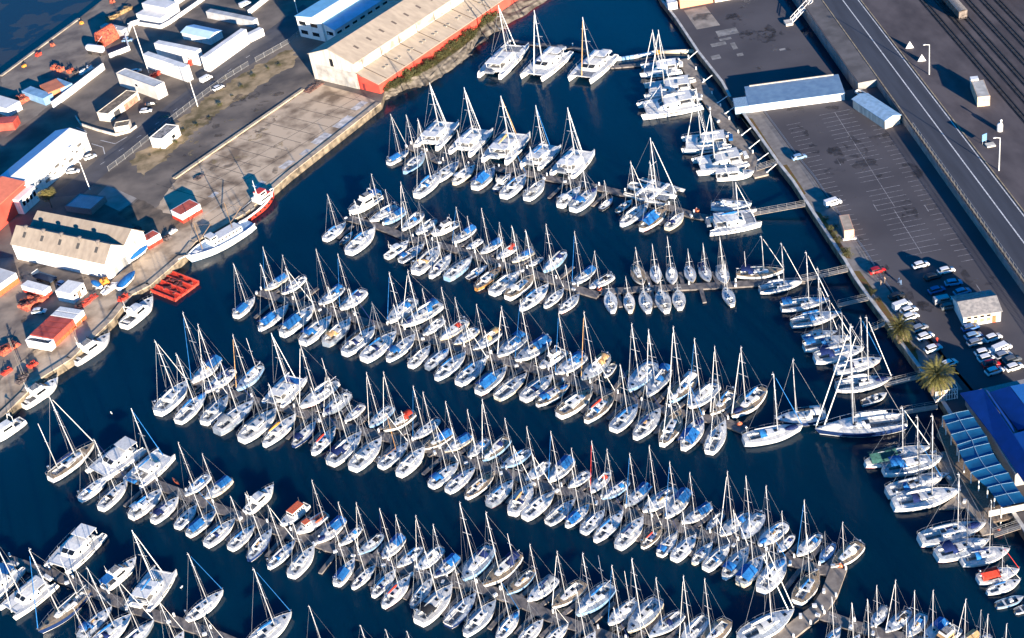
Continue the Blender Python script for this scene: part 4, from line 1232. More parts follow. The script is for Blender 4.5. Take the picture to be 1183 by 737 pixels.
def make_sail(key, B, tr, zs, zb, bow, full, cock, roof, teakdeck=False):
    """meshes of one pattern of ten-metre sailing yacht, shared by every yacht of that pattern"""
    L = 10.0
    mb, sh = hull_mesh(key, L, B, tr, zs, zb, full=full, bow=bow); d = {}
    d['hull'] = mb.mesh('yacht_hull', [gel, navy, antif], True)
    c0, c1, cw = cock
    d['deck'] = deck_mesh(sh, c0, c1, cw).mesh('yacht_deck', [deckm])
    x0 = sh[c0][0]; x1 = sh[c1][0]; zd = sh[c0][2]
    mb = MB(); w_ = cw-.01
    mb.add([(x0, w_, zd+.02), (x1, w_, zd+.02), (x1, w_*.98, zd-.28), (x0, w_*.98, zd-.28), (x1, w_*.5, zd-.28), (x0, w_*.5, zd-.28), (x1, w_*.5, zd-.62), (x0, w_*.5, zd-.62),
            (x0, -w_, zd+.02), (x1, -w_, zd+.02), (x1, -w_*.98, zd-.28), (x0, -w_*.98, zd-.28), (x1, -w_*.5, zd-.28), (x0, -w_*.5, zd-.28), (x1, -w_*.5, zd-.62), (x0, -w_*.5, zd-.62)],
           [(0, 1, 2, 3), (3, 2, 4, 5), (5, 4, 6, 7), (9, 8, 11, 10), (10, 11, 13, 12), (12, 13, 15, 14), (7, 6, 14, 15), (1, 9, 14, 6), (8, 0, 7, 15)], [0, 1, 0, 0, 1, 0, 2, 0, 0])
    mb.sphere(((x0*.6+x1*.4), 0, zd+.1), .3, 3, 8, 4, (.15, 1, 1))
    d['cockpit'] = mb.mesh('cockpit', [roofm, deckm, well, steel])
    r0, r1, rw0, rw1, rh0, rh1 = roof
    X0 = -L/2+r0*L; X1 = -L/2+r1*L; zr = lerp_sh(sh, (r0+r1)/2)[2]
    d['coachroof'] = MB().loft(roundbox(X0, X1, rw0, rw1, zr, rh0, rh1), 0, c0=True, c1=True).mesh('coachroof', [roofm], False)
    for s, nm in ((1, 'winp'), (-1, 'wins')):
        mb = MB()
        for a_, b_ in ((.12, .42), (.48, .66)):
            p = []
            for t in (a_, b_):
                x = X0+(X1-X0)*t; ww = (rw0+(rw1-rw0)*t); h = rh0+(rh1-rh0)*t
                p += [(x, s*(ww*.97+.012), zr+h*.28), (x, s*(ww*.935+.012), zr+h*.68)]
            mb.add(p, [(0, 2, 3, 1) if s < 0 else (1, 3, 2, 0)])
        d[nm] = mb.mesh('cabin_window', [darkglass])
    zt = zr+(rh0+rh1)/2
    d['hatch'] = MB().box((X0+(X1-X0)*.55, 0, zr+rh0*.5+rh1*.5+.02), (.55, .5, .08)).mesh('hatch', [darkglass])
    fx = -L/2+.82*L; fz = lerp_sh(sh, .82)[2]
    d['fhatch'] = MB().box((fx, 0, fz+.08), (.5, .48, .08)).mesh('fore_hatch', [darkglass])
    d['companion'] = MB().box((X0+.35, 0, zr+rh0+.03), (.75, .6, .07)).mesh('companionway', [darkglass])
    d['rail'] = rail_mesh(sh).mesh('guard_rail', [steel])
    zm = zr+.25; xm = -L/2+.575*L
    d['mast'] = MB().tube((0, 0, 0), (0, 0, 10), .09, .06, n=6).mesh('mast', [alu], True)
    d['spr'] = MB().tube((0, -.85, 0), (0, .85, 0), .05, n=4).mesh('spreader', [alu])
    d['headgear'] = MB().tube((-.1, 0, 0), (-.1, 0, .5), .03, n=3).box((-.15, 0, .02), (.35, .12, .1)).mesh('masthead', [alu])
    d['boom'] = MB().tube((0, 0, 0), (-3.7, 0, .12), .08, n=5).mesh('boom', [alu])
    rg = []
    for k in range(7):
        t = k/6; x = -.15-3.4*t; rr = (.30-.17*t)*(1 if 0 < k < 6 else .35)
        rg.append([(x, .62*rr*math.cos(q), .14+.1*t+rr*1.05*math.sin(q)+.08) for q in [2*math.pi*j/7 for j in range(7)]])
    d['cover'] = MB().loft(rg, 0, closed=True, c0=True, c1=True).mesh('sail_cover', [canv['w']], True)
    xb, _, zb_ = lerp_sh(sh, .985); xs_, _, zs_ = lerp_sh(sh, .01); xc_, bc, zc = lerp_sh(sh, .56)
    mb = MB()
    mb.tube((xs_, 0, zs_-zm), (xm, 0, 9.95), .016, n=3, caps=False)
    for s in (1, -1):
        mb.tube((xm-.1, s*bc*.93, zc-zm), (xm, s*.85, 5.2), .016, n=3, caps=False).tube((xm, s*.85, 5.2), (xm, 0, 9.7), .016, n=3, caps=False)
        mb.tube((xm-.35, s*bc*.9, zc-zm), (xm, 0, 5.1), .014, n=3, caps=False)
    d['rig'] = mb.mesh('standing_rigging', [wire])
    d['stay'] = MB().tube((xb, 0, zb_-zm+.1), (xm+.05, 0, 9.8), .018, n=3, caps=False).mesh('forestay', [wire])
    d['furl'] = MB().tube((xb-.05, 0, zb_-zm+.35), (xm+.3, 0, 9.3), .075, .04, n=5).mesh('furled_headsail', [canv['w']])
    rg = []
    for k in range(4):
        t = k/3; x = X0+.75-1.25*t; hh = (.12+.78*math.sin(t*math.pi*.55)); ww = rw0*1.02
        rg.append([(x, ww*math.cos(q), zr+rh0-.25+hh*math.sin(q)**.7) for q in [math.pi*j/6 for j in range(7)]])
    d['hood'] = MB().loft(rg, 0).mesh('sprayhood', [canv['n']], True)
    rg = []
    for k in range(6):
        t = k/5; x = x0-.2+(X0+1.9-x0)*t; sg = -.10*math.sin(math.pi*t)
        rg.append([(x, y, zd+z_+sg) for y, z_ in ((B*.43, .75), (B*.30, 1.15), (0, 1.62), (-B*.30, 1.15), (-B*.43, .75))])
    d['awn'] = MB().loft(rg, 0).mesh('cockpit_awning', [canv['b']])
    rg = []
    for k in range(5):
        t = k/4; x = x0+.2+2.0*t
        rg.append([(x, B*.33*math.cos(q), zd+1.25+.42*math.sin(q)) for q in [math.pi*j/6 for j in range(7)]])
    d['bim'] = MB().loft(rg, 0).mesh('bimini', [canv['b']], True)
    mb = MB()
    for s in (1, -1): mb.tube((x0+.1, s*B*.36, zd), (x0-.1, s*B*.3, zd+1.7), .035, n=4)
    mb.tube((x0-.1, B*.3, zd+1.7), (x0-.1, -B*.3, zd+1.7), .035, n=4).sphere((x0-.1, .4, zd+1.95), .22, 0, 6, 4, (1, 1, .6))
    d['arch'] = mb.mesh('stern_arch', [steel])
    mb = MB().box((X0+(X1-X0)*.35, rw0*.3, zt+.12), (1.0, .35, .25), 0, .2)
    d['gear'] = mb.mesh('deck_gear', [canv['g']])
    rg = []
    for k in range(6):
        t = k/5; x = fx-1.2+2.2*t; rr = .45*math.sin(math.pi*(.12+.76*t))
        rg.append([(x, rr*1.3*math.cos(q), fz+.05+rr*math.sin(q)) for q in [math.pi*j/6 for j in range(7)]])
    d['tender'] = MB().loft(rg, 0).mesh('upturned_tender', [canv['g']], True)
    d['zm'] = zm; d['xm'] = xm; d['key'] = key
    MS[key] = d
make_sail('modern', 3.35, .74, 1.10, 1.28, 2.1, .42, (1, 4, .72), (.32, .72, .98, .50, .48, .28))
make_sail('classic', 3.05, .42, .92, 1.28, 1.9, .48, (1, 4, .70), (.30, .70, .86, .46, .50, .34))
make_sail('saloon', 3.45, .66, 1.18, 1.42, 2.3, .45, (1, 4, .74), (.30, .76, 1.06, .52, .66, .32))
make_sail('racer', 3.15, .70, .92, 1.08, 1.9, .38, (0, 5, .95), (.40, .68, .78, .40, .30, .16))
make_sail('keel', 3.25, .46, .95, 1.15, 1.9, .48, (1, 4, .62), (.32, .64, .82, .48, .42, .3))

HC = {'b': bluehull, 'n': navy, 'k': blackh, 'g': greyh, 't': creamgel, 'o': orangeh}
def sail_boat(S, Bw, top, fl, key, label, group, mz=None):
    d = MS[key]; v = Bw-S; L = v.length; s = L/10.0; mid = (S+Bw)/2; az = math.atan2(v.y, v.x)
    t = thing('keelboat' if key == 'keel' else 'sailing_yacht', label, 'yacht', (mid.x, mid.y, 0), az, group)
    bs = s*R.uniform(1.16, 1.34)
    if L > 13: bs = s*1.04
    t.scale = (s, bs, s*(1 if L < 14 else .9)); sz = t.scale[2]
    code = {f[0]: f[1] for f in fl if len(f) >= 2 and f[0] in 'chpaf' and f not in ('big', 'fly')}
    hc = code.get('h'); mh = None
    h = part(t, 'hull', d['hull'])
    if hc == 'r': recolor(h, 1, redboot); recolor(h, 2, redboot)
    elif hc: recolor(h, 0, HC[hc]); recolor(h, 1, white)
    else:
        q = R.random()
        recolor(h, 1, navy if q < .5 else (bluehull if q < .7 else (redboot if q < .78 else gel)))
        q = R.random()
        if q < .07: recolor(h, 0, creamgel)
        elif q < .10: recolor(h, 0, greyh)
        elif q < .12: recolor(h, 0, bluehull)
    dk = part(t, 'deck', d['deck'])
    if 'dt' in fl or 'dt2' in fl: recolor(dk, 0, teak)
    elif 'db' in fl: recolor(dk, 0, bluehull)
    elif R.random() < .30: recolor(dk, 0, deckg)
    elif R.random() < .08: recolor(dk, 0, teak)
    part(t, 'cockpit', d['cockpit'])
    cr = part(t, 'coachroof', d['coachroof'])
    part(cr, 'cabin_window', d['winp']); part(cr, 'cabin_window', d['wins']); part(cr, 'hatch', d['hatch']); part(cr, 'companionway', d['companion'])
    part(dk, 'fore_hatch', d['fhatch']); part(dk, 'guard_rail', d['rail'])
    xm, zm = d['xm'], d['zm']
    P = mid + Vector((math.cos(az), math.sin(az), 0))*(xm*s)
    dim = top is None
    H = height(P, top[1]) if top else L*R.uniform(1.05, 1.25)
    H = max(H, L*.8)
    kz = (H/sz-zm)/10
    ks = .12*R.random()
    mm = darkalu if dim else (woodmast if 'mt' in fl else None)
    ma = part(t, 'mast', d['mast'], (xm, 0, zm), (1/bs if s < 1 else 1, 1/bs if s < 1 else 1, kz), mm)
    part(ma, 'spreader', d['spr'], (0, 0, 5.2), (1, 1, 1/kz), mm); part(ma, 'masthead', d['headgear'], (0, 0, 10), (1, 1, 1/kz), mm)
    if H > 13: part(ma, 'spreader', d['spr'], (0, 0, 7.6), (1, .72, 1/kz), mm)
    part(t, 'standing_rigging', d['rig'], (0, 0, zm), (1, 1, kz))
    if 'f' in code and code['f'] != '2':
        part(t, 'furled_headsail', d['furl'], (0, 0, zm), (1, 1, kz), canv[code['f']])
    elif R.random() < .35: part(t, 'furled_headsail', d['furl'], (0, 0, zm), (1, .62, kz), canv[R.choice('wwwgbn')])
    else: part(t, 'forestay', d['stay'], (0, 0, zm), (1, 1, kz))
    bo = part(t, 'boom', d['boom'], (xm-.1, 0, zm+1.05), None, mm)
    cc = code.get('c'); 
    if cc is None and R.random() < .6 and 'a' not in code: cc2 = R.choice('wwgwgnb')
    else: cc2 = cc
    if cc2: part(bo, 'sail_cover', d['cover'], None, (1, 1.15, 1.15) if cc else None, canv[cc2])
    ac = code.get('a'); pc = code.get('p')
    if ac:
        part(t, 'cockpit_awning' if key != 'racer' else 'bimini', d['awn'] if key != 'racer' else d['bim'], None, None, canv['G' if ac == 'g' else ac])
    else:
        if pc is None and R.random() < .5: pc = R.choice('nnwgwb')
        if pc: part(t, 'sprayhood', d['hood'], None, None, canv[pc])
        if pc and R.random() < .35: part(t, 'bimini', d['bim'], None, None, canv[pc])
    if R.random() < .3: part(t, 'stern_arch', d['arch'])
    if R.random() < .4: part(t, 'deck_gear', d['gear'], None, None, canv[R.choice('wgbnkt')])
    if R.random() < .22 and key != 'keel': part(t, 'upturned_tender', d['tender'], None, None, canv[R.choice('wggwnb')])
    if 'f2' in fl:
        part(t, 'furled_headsail', d['furl'], (0, 0, zm), (1, .6, kz), canv['w']); part(t, 'furled_headsail', d['furl'], (-.9, 0, zm), (1, .6, kz*.97), canv['w'])
    if mz:
        xz = -3.0; P = mid + Vector((math.cos(az), math.sin(az), 0))*(xz*s)
        H2 = min(H*.85, max(4, height(P, mz[1]))); k2 = (H2/sz-zm)/10
        m2 = part(t, 'mizzen_mast', d['mast'], (xz, 0, zm), (.85, .85, k2)); part(m2, 'spreader', d['spr'], (0, 0, 6), (.8, .7, 1/k2))
        b2 = part(t, 'mizzen_boom', d['boom'], (xz-.1, 0, zm+.9), (.5, .8, .8))
    return t

# ---- sailing catamarans (13 m pattern)
def make_cat():
    L = 13.0; d = {}
    for s, nm in ((1, 'hp'), (-1, 'hs')):
        rg, sh = hull_rings(L, 1.75, .62, 1.25, 1.65, full=.40, bow=2.4, rake=.03)
        off = s*2.75
        rg = [[(x, y+off, z) for x, y, z in r] for r in rg]
        mb = MB().loft(rg, 0, bands=[0, 0, 1, 2, 2, 2, 2, 2, 1, 0, 0]); mb.add(rg[0], [tuple(range(12))], 0)
        for i in range(len(sh)-1):
            (x0, b0, z0), (x1, b1, z1) = sh[i], sh[i+1]
            zz0 = z0-.02 if i > 1 else (.55, .85)[i]; zz1 = z1-.02 if i+1 > 1 else (.55, .85)[i+1]
            mb.add([(x0, off+b0*.98, zz0), (x1, off+b1*.98, zz1), (x1, off-b1*.98, zz1), (x0, off-b0*.98, zz0)], [(3, 2, 1, 0)], 3)
        d[nm] = mb.mesh('cat_hull', [gel, gel, antif, deckm], True)
        for k, (xa, xb) in enumerate(((-2.2, -.6), (.2, 1.6))):
            pass
        d[nm+'w'] = MB().box((-.6, s*(2.75+.865), .98), (2.6, .05, .26)).box((1.9, s*(2.75+.855), 1.0), (1.0, .05, .24)).mesh('hull_window', [darkglass])
    d['bridge'] = MB().box((-1.2, 0, 1.12), (7.8, 4.0, .55)).box((5.1, 0, 1.45), (.3, 5.0, .22)).mesh('bridge_deck', [deckm])
    z = 1.38
    rg = []
    for x, w_, h in ((-2.1, 2.55, 1.25), (-.5, 2.6, 1.3), (1.0, 2.35, 1.2), (2.1, 1.9, .7), (2.7, 1.5, .06)):
        rg.append([(x, w_, z), (x, w_*.9, z+h*.8), (x, w_*.7, z+h), (x, -w_*.7, z+h), (x, -w_*.9, z+h*.8), (x, -w_, z)])
    d['roof'] = MB().loft(rg, 0, c0=True, c1=True).mesh('saloon_roof', [roofm])
    mb = MB()
    for s in (1, -1):
        p = []
        for (x, w_, h) in ((-1.8, 2.555, 1.26), (.9, 2.37, 1.21)):
            p += [(x, s*(w_*.97+.03), z+h*.3), (x, s*(w_*.92+.03), z+h*.72)]
        mb.add(p, [(0, 2, 3, 1) if s < 0 else (1, 3, 2, 0)])
    p = []
    for y in (-1.15, -.1, .1, 1.15): p += [(2.18, y*1.3, z+.68), (1.25, y*1.4, z+1.12)]
    mb.add([(a+.02, b, c+.03) for a, b, c in p], [(0, 2, 3, 1), (4, 6, 7, 5)])
    d['win'] = mb.mesh('saloon_window', [darkglass])
    d['cock'] = MB().box((-3.55, 0, 1.45), (2.6, 3.6, .14), 0).box((-3.6, 1.5, 1.62), (2.2, .5, .3), 1).box((-4.6, 0, 1.62), (.5, 3.2, .3), 1).box((-3.3, -.4, 1.85), (1.1, .8, .08), 1).mesh('cockpit', [well, deckm])
    d['hard'] = MB().box((-3.35, 0, 3.0), (2.7, 4.0, .1)).box((-4.5, 1.8, 2.25), (.1, .1, 1.5)).box((-4.5, -1.8, 2.25), (.1, .1, 1.5)).mesh('hard_top', [roofm])
    d['tramp'] = MB().box((3.85, 1.25, 1.40), (2.3, 2.35, .04)).box((3.85, -1.25, 1.40), (2.3, 2.35, .04)).mesh('trampoline', [canv['g']])
    d['tender'] = MS['modern']['tender']
    d['mast'] = MB().tube((0, 0, 0), (0, 0, 10), .15, .10, n=6).mesh('mast', [alu], True)
    d['spr'] = MS['modern']['spr']; d['boom'] = MB().tube((0, 0, 0), (-4.8, 0, .1), .1, n=5).mesh('boom', [alu])
    rg = []
    for k in range(7):
        t = k/6; x = -.2-4.4*t; rr = (.40-.20*t)*(1 if 0 < k < 6 else .4)
        rg.append([(x, .7*rr*math.cos(q), .2+rr*math.sin(q)+.1) for q in [2*math.pi*j/7 for j in range(7)]])
    d['cover'] = MB().loft(rg, 0, closed=True, c0=True, c1=True).mesh('sail_cover', [canv['w']], True)
    mb = MB()
    for s in (1, -1): mb.tube((-.6, s*3.4, -1.3), (1.3, 0, 9.6), .02, n=3, caps=False).tube((1.3, 0, 5), (1.3, s*1.2, 5), .04, n=3).tube((-.9, s*3.3, -1.3), (1.3, 0, 5.5), .018, n=3, caps=False)
    d['rig'] = mb.mesh('standing_rigging', [wire])
    d['furl'] = MB().tube((5.1, 0, -1.0), (1.5, 0, 9.2), .12, .06, n=5).mesh('furled_headsail', [canv['w']])
    mb = MB()
    for s in (1, -1):
        pts = [(x, s*y, 2.15) for x, y in ((-5, 3.5), (-2, 3.6), (1, 3.55), (4, 3.3), (6.1, 2.85))]
        for p in pts: mb.tube(p, (p[0], p[1], 1.3), .025, n=3)
        for a, b in zip(pts[:-1], pts[1:]): mb.tube(a, b, .02, n=3)
    d['rail'] = mb.mesh('guard_rail', [steel])
    d['davit'] = MB().box((-6.3, 0, 1.9), (1.1, 2.8, .5), 0, 0, .8).mesh('stern_tender', [canv['g']])
    MS['cat'] = d
make_cat()
def cat_boat(S, Bw, top, fl, label, group, power=False):
    d = MS['cat']; v = Bw-S; L = v.length; s = L/13.0; mid = (S+Bw)/2; az = math.atan2(v.y, v.x)
    t = thing('power_catamaran' if power else 'sailing_catamaran', label, 'catamaran', (mid.x, mid.y, 0), az, group)
    sz = min(s, 1.25); t.scale = (s*1.05, sz*1.18, sz)
    for k in ('hp', 'hs'):
        h = part(t, 'hull', d[k]); part(h, 'hull_window', d[k+'w'])
    part(t, 'bridge_deck', d['bridge']); r = part(t, 'saloon_roof', d['roof']); part(r, 'saloon_window', d['win'])
    part(t, 'cockpit', d['cock'], None, None); part(t, 'guard_rail', d['rail'])
    code = {f[0]: f[1] for f in fl if len(f) == 2 and f[0] in 'chpaf'}
    if power:
        part(t, 'fly_bridge', d['roof'], (-1.4, 0, 1.25), (.9, .85, .55)); part(t, 'hard_top', d['hard'], (.4, 0, .35), (1.3, 1, 1)); 
        part(t, 'foredeck', MB().box((3.85, 0, 1.42), (2.6, 4.6, .2)).mesh('foredeck', [roofm])); return t
    if R.random() < .75: part(t, 'hard_top', d['hard'], None, None, canv['b'] if 'a' in code else None)
    part(t, 'trampoline', d['tramp'], None, None, canv['b'] if code.get('h') == 'b' and R.random() < .5 else (canv['w'] if R.random() < .75 else None))
    if R.random() < .6: part(t, 'stern_tender', d['davit'], None, None, canv[R.choice('ggwb')])
    if top:
        P = mid + Vector((math.cos(az), math.sin(az), 0))*(1.3*s); H = max(9, height(P, top[1])); zm = 2.55; kz = (H/sz-zm)/10
        ma = part(t, 'mast', d['mast'], (1.3, 0, zm), (1, 1, kz)); part(ma, 'spreader', d['spr'], (0, 0, 5), (1, 1.3, 1/kz)); part(ma, 'spreader', d['spr'], (0, 0, 7.5), (1, .9, 1/kz))
        part(t, 'standing_rigging', d['rig'], (0, 0, zm), (1, 1, kz)); part(t, 'furled_headsail', d['furl'], (0, 0, zm), (1, 1, kz), canv[code.get('f', 'w')])
        bo = part(t, 'boom', d['boom'], (1.2, 0, zm+.95)); part(bo, 'sail_cover', d['cover'], None, None, canv[code.get('c', R.choice('wwg'))])
    return t
def trimaran(S, Bw, top, label, group):
    v = Bw-S; L = v.length; mid = (S+Bw)/2; az = math.atan2(v.y, v.x)
    t = thing('trimaran', label, 'trimaran', (mid.x, mid.y, 0), az, group); s = L/10; t.scale = (s, s, s)
    d = MS['racer']
    part(t, 'hull', d['hull'], None, (1, .62, 1)); dk = part(t, 'deck', d['deck'], None, (1, .62, 1)); part(t, 'coachroof', d['coachroof'], None, (1, .9, 1.2)); part(dk, 'hatch', d['fhatch'])
    for y in (2.6, -2.6):
        f = part(t, 'float', d['hull'], (.3, y, -.1), (.92, .25, .8)); part(f, 'float_deck', d['deck'])
    part(t, 'cross_beam', MB().box((1.4, 0, .95), (.6, 5.2, .22)).box((-1.6, 0, .95), (.6, 5.2, .22)).mesh('cross_beam', [roofm]))
    part(t, 'net', MB().box((-.1, 1.5, .85), (2.6, 1.7, .04)).box((-.1, -1.5, .85), (2.6, 1.7, .04)).box((3, 1.3, .85), (2, 1.5, .04)).box((3, -1.3, .85), (2, 1.5, .04)).mesh('net', [canv['g']]))
    P = mid+Vector((math.cos(az), math.sin(az), 0))*(d['xm']*s); H = height(P, top[1]); kz = (H/s-d['zm'])/10
    ma = part(t, 'mast', d['mast'], (d['xm'], 0, d['zm']), (1, 1, kz)); part(ma, 'spreader', d['spr'], (0, 0, 5), (1, 1, 1/kz))
    part(t, 'furled_headsail', d['furl'], (0, 0, d['zm']), (1, 1, kz)); part(t, 'standing_rigging', d['rig'], (0, 0, d['zm']), (1, 1, kz)); part(t, 'boom', d['boom'], (d['xm']-.1, 0, d['zm']+1))

# ---- motor craft (10 m pattern)
def make_motor():
    L = 10.0; d = {}
    mb, sh = hull_mesh('m', L, 3.5, .86, 1.15, 1.75, full=.5, bow=2.6, rake=.09)
    d['hull'] = mb.mesh('motor_hull', [gel, gel, antif], True)
    d['deck'] = deck_mesh(sh, 0, 4, 1.25).mesh('foredeck', [deckm])
    d['well'] = MB().box((-3.4, 0, .62), (3.2, 2.48, .1), 0).box((-4.9, 0, .9), (.12, 2.5, .6), 1).box((-3.3, 1.2, .9), (3.0, .1, .6), 1).box((-3.3, -1.2, .9), (3.0, .1, .6), 1).box((-3.9, 0, .95), (.5, 1.6, .5), 1).mesh('aft_cockpit', [well, deckm])
    rg = []
    for x, w_, h in ((-2.0, 1.38, 1.5), (-.2, 1.4, 1.55), (.9, 1.3, 1.4), (2.2, 1.0, .35), (2.9, .7, .05)):
        z = 1.15; rg.append([(x, w_, z), (x, w_*.92, z+h*.85), (x, w_*.78, z+h), (x, -w_*.78, z+h), (x, -w_*.92, z+h*.85), (x, -w_, z)])
    d['cabin'] = MB().loft(rg, 0, c0=True, c1=True).mesh('cabin', [roofm])
    mb = MB()
    for s in (1, -1): mb.add([(-1.7, s*1.395, 1.75), (.7, s*1.36, 1.75), (.6, s*1.29, 2.3), (-1.7, s*1.33, 2.3)], [(0, 1, 2, 3) if s > 0 else (3, 2, 1, 0)])
    mb.add([(2.03, -.85, 1.68), (2.03, .85, 1.68), (1.05, 1.0, 2.46), (1.05, -1.0, 2.46)], [(0, 1, 2, 3)])
    d['win'] = mb.mesh('cabin_window', [darkglass])
    d['fly'] = MB().box((-.9, 0, 2.95), (2.6, 2.2, .55), 0, 0, .9).box((-1.1, 0, 3.24), (1.9, 1.7, .05), 1).box((.1, 0, 3.45), (.1, 1.9, .45), 2).mesh('fly_bridge', [roofm, well, darkglass])
    mb = MB()
    for s in (1, -1): mb.tube((-2.2, s*1.35, 2.2), (-2.5, s*1.0, 3.9), .06, n=4)
    mb.tube((-2.5, 1, 3.9), (-2.5, -1, 3.9), .08, n=4).tube((-2.5, .4, 3.9), (-2.6, .4, 5.6), .025, n=3).sphere((-2.5, -.3, 4.05), .25, 0, 6, 4, (1, 1, .6))
    d['arch'] = mb.mesh('radar_arch', [gel]); d['rail'] = rail_mesh(sh[5:]).mesh('bow_rail', [steel])
    d['hatch'] = MB().box((3.4, 0, 1.62), (.55, .55, .07)).mesh('hatch', [darkglass])
    d['top'] = MB().box((-3.3, 0, 2.6), (3.0, 2.5, .08)).box((-4.7, 1.15, 1.9), (.07, .07, 1.4)).box((-4.7, -1.15, 1.9), (.07, .07, 1.4)).mesh('canopy', [canv['w']])
    MS['motor'] = d
    mb, sh = hull_mesh('o', 6.0, 2.2, .8, .62, .85, full=.5, bow=2.4, rake=.08)
    mb2 = deck_mesh(sh, 0, 9, .8)
    MS['open'] = {'hull': mb.mesh('open_hull', [gel, gel, antif], True), 'deck': mb2.mesh('gunwale', [deckm]), 'well': MB().box((-.9, 0, .3), (4.2, 1.58, .1), 0).box((-1.2, 0, .55), (.4, 1.5, .12), 1).box((.2, 0, .65), (.7, .7, .7), 1).mesh('open_well', [well, deckm]),
        'motor': MB().box((-3.15, 0, .75), (.4, .4, .7)).mesh('outboard', [rubber])}
make_motor()
def motor_boat(S, Bw, fl, label, group, kind='m', cat='motorboat', nm='motor_boat', wide=1.0):
    d = MS['motor']; v = Bw-S; L = v.length; s = L/10.0; mid = (S+Bw)/2; az = math.atan2(v.y, v.x)
    t = thing(nm, label, cat, (mid.x, mid.y, 0), az, group); t.scale = (s, s*wide, s)
    h = part(t, 'hull', d['hull']); dk = part(t, 'deck', d['deck']); part(dk, 'hatch', d['hatch']); part(dk, 'bow_rail', d['rail'])
    if 'hn' in fl: recolor(h, 0, navy)
    part(t, 'aft_cockpit', d['well']); c = part(t, 'cabin', d['cabin']); part(c, 'cabin_window', d['win'])
    if kind == 'm':
        if 'fly' in fl or R.random() < .3: part(c, 'fly_bridge', d['fly'])
        part(t, 'radar_arch', d['arch'])
        if 'ab' in fl: part(t, 'canopy', d['top'], None, None, canv['b'])
        if 'dt' in fl: recolor(c, 0, canv['t'])
    return t
def open_boat(S, Bw, fl, label, group):
    d = MS['open']; v = Bw-S; L = max(v.length, 3); s = L/6; mid = (S+Bw)/2; az = math.atan2(v.y, v.x)
    t = thing('open_boat', label, 'dinghy', (mid.x, mid.y, 0), az, group); t.scale = (s, s, s)
    h = part(t, 'hull', d['hull']); part(t, 'gunwale', d['deck']); part(t, 'well', d['well']); part(t, 'outboard', d['motor'])
    if 'hk' in fl: recolor(h, 0, blackh)
    if 'hb' in fl: recolor(h, 0, bluehull)
    return t
def launch(S, Bw, label, group, fishing):
    t = motor_boat(S, Bw, [], label, group, 'x', 'motorboat', 'fishing_boat' if fishing else 'motor_launch')
    for c in list(t.children):
        if c.name.startswith('cabin'):
            for q in list(c.children): bpy.data.objects.remove(q)
            bpy.data.objects.remove(c)
    x0, x1 = ((.3, 2.4) if fishing else (-3.4, 1.2)); w_ = 1.0 if fishing else 1.35
    c = part(t, 'wheelhouse', MB().box(((x0+x1)/2, 0, 2.0), (x1-x0, w_*2, 1.7), 0, 0, .93).mesh('wheelhouse', [gel]))
    part(c, 'roof', MB().box(((x0+x1)/2, 0, 2.92), (x1-x0-.2, w_*1.8, .12)).mesh('wheelhouse_roof', [orangep]))
    mb = MB(); k = x0+.3
    while k < x1-.3:
        for s in (1, -1): mb.box((k+.3, s*w_*.975, 2.25), (.5, .06, .5))
        k += .75
    mb.box((x1-.03, 0, 2.25), (.08, w_*1.5, .55)); part(c, 'cabin_window', mb.mesh('cabin_window', [darkglass]))
    if fishing: part(t, 'work_deck', MB().box((-2.6, 0, 1.2), (3.8, 2.3, .1)).box((-2.6, .8, 1.35), (3.6, .35, .3), 1).mesh('work_deck', [mat('red_work_deck', (.22, .07, .05), .8, var=.2), orangep]))
    part(t, 'antenna', MB().tube((x0+.5, 0, 2.9), (x0+.5, 0, 5.2), .03, n=3).mesh('antenna', [steel]))

# ---- place every boat surveyed from the photograph
def parse(txt):
    out = []; grp = None; ox = oy = 0; k = 7.37
    for ln in txt.strip().splitlines():
        if ln[0] == 'G': grp = ln[2:].split('|'); continue
        if ln[0] == '@':
            q = ln[1:]; k = 7.37
            if q.endswith('*'): k = 3.94; q = q[:-1]
            if q.endswith('#'): k = 1; q = q[:-1]
            ox, oy = map(float, q.split(',')); continue
        t = ln.split(); cv = lambda x, y: (float(x)/k+ox, float(y)/k+oy); fl = t[7:]
        if 'skip' in fl: continue
        top = None if t[5] == '-' else cv(t[5], t[6]); mz = None
        for f in fl:
            if f.startswith('top'): a_ = [float(v) for v in f[3:].split(',')]; top = (a_[0]/7.37+a_[2], a_[1]/7.37+a_[3])
            if f.startswith('mz'): mz = cv(*f[2:].split(','))
        out.append((grp, t[0], cv(t[1], t[2]), cv(t[3], t[4]), top, mz, [f for f in fl if f[0] != '.' and not f.startswith(('top', 'mz')) and f != '*']))
    return out
ORD = 'first second third fourth fifth sixth seventh eighth ninth tenth eleventh twelfth thirteenth fourteenth fifteenth sixteenth seventeenth eighteenth nineteenth twentieth twenty-first twenty-second twenty-third twenty-fourth twenty-fifth twenty-sixth twenty-seventh twenty-eighth twenty-ninth thirtieth thirty-first thirty-second thirty-third thirty-fourth'.split()
boats = parse(BOATS)
ROWS = {}
for i, b in enumerate(boats): ROWS.setdefault(b[0][0], []).append(i)
PLACED = {}
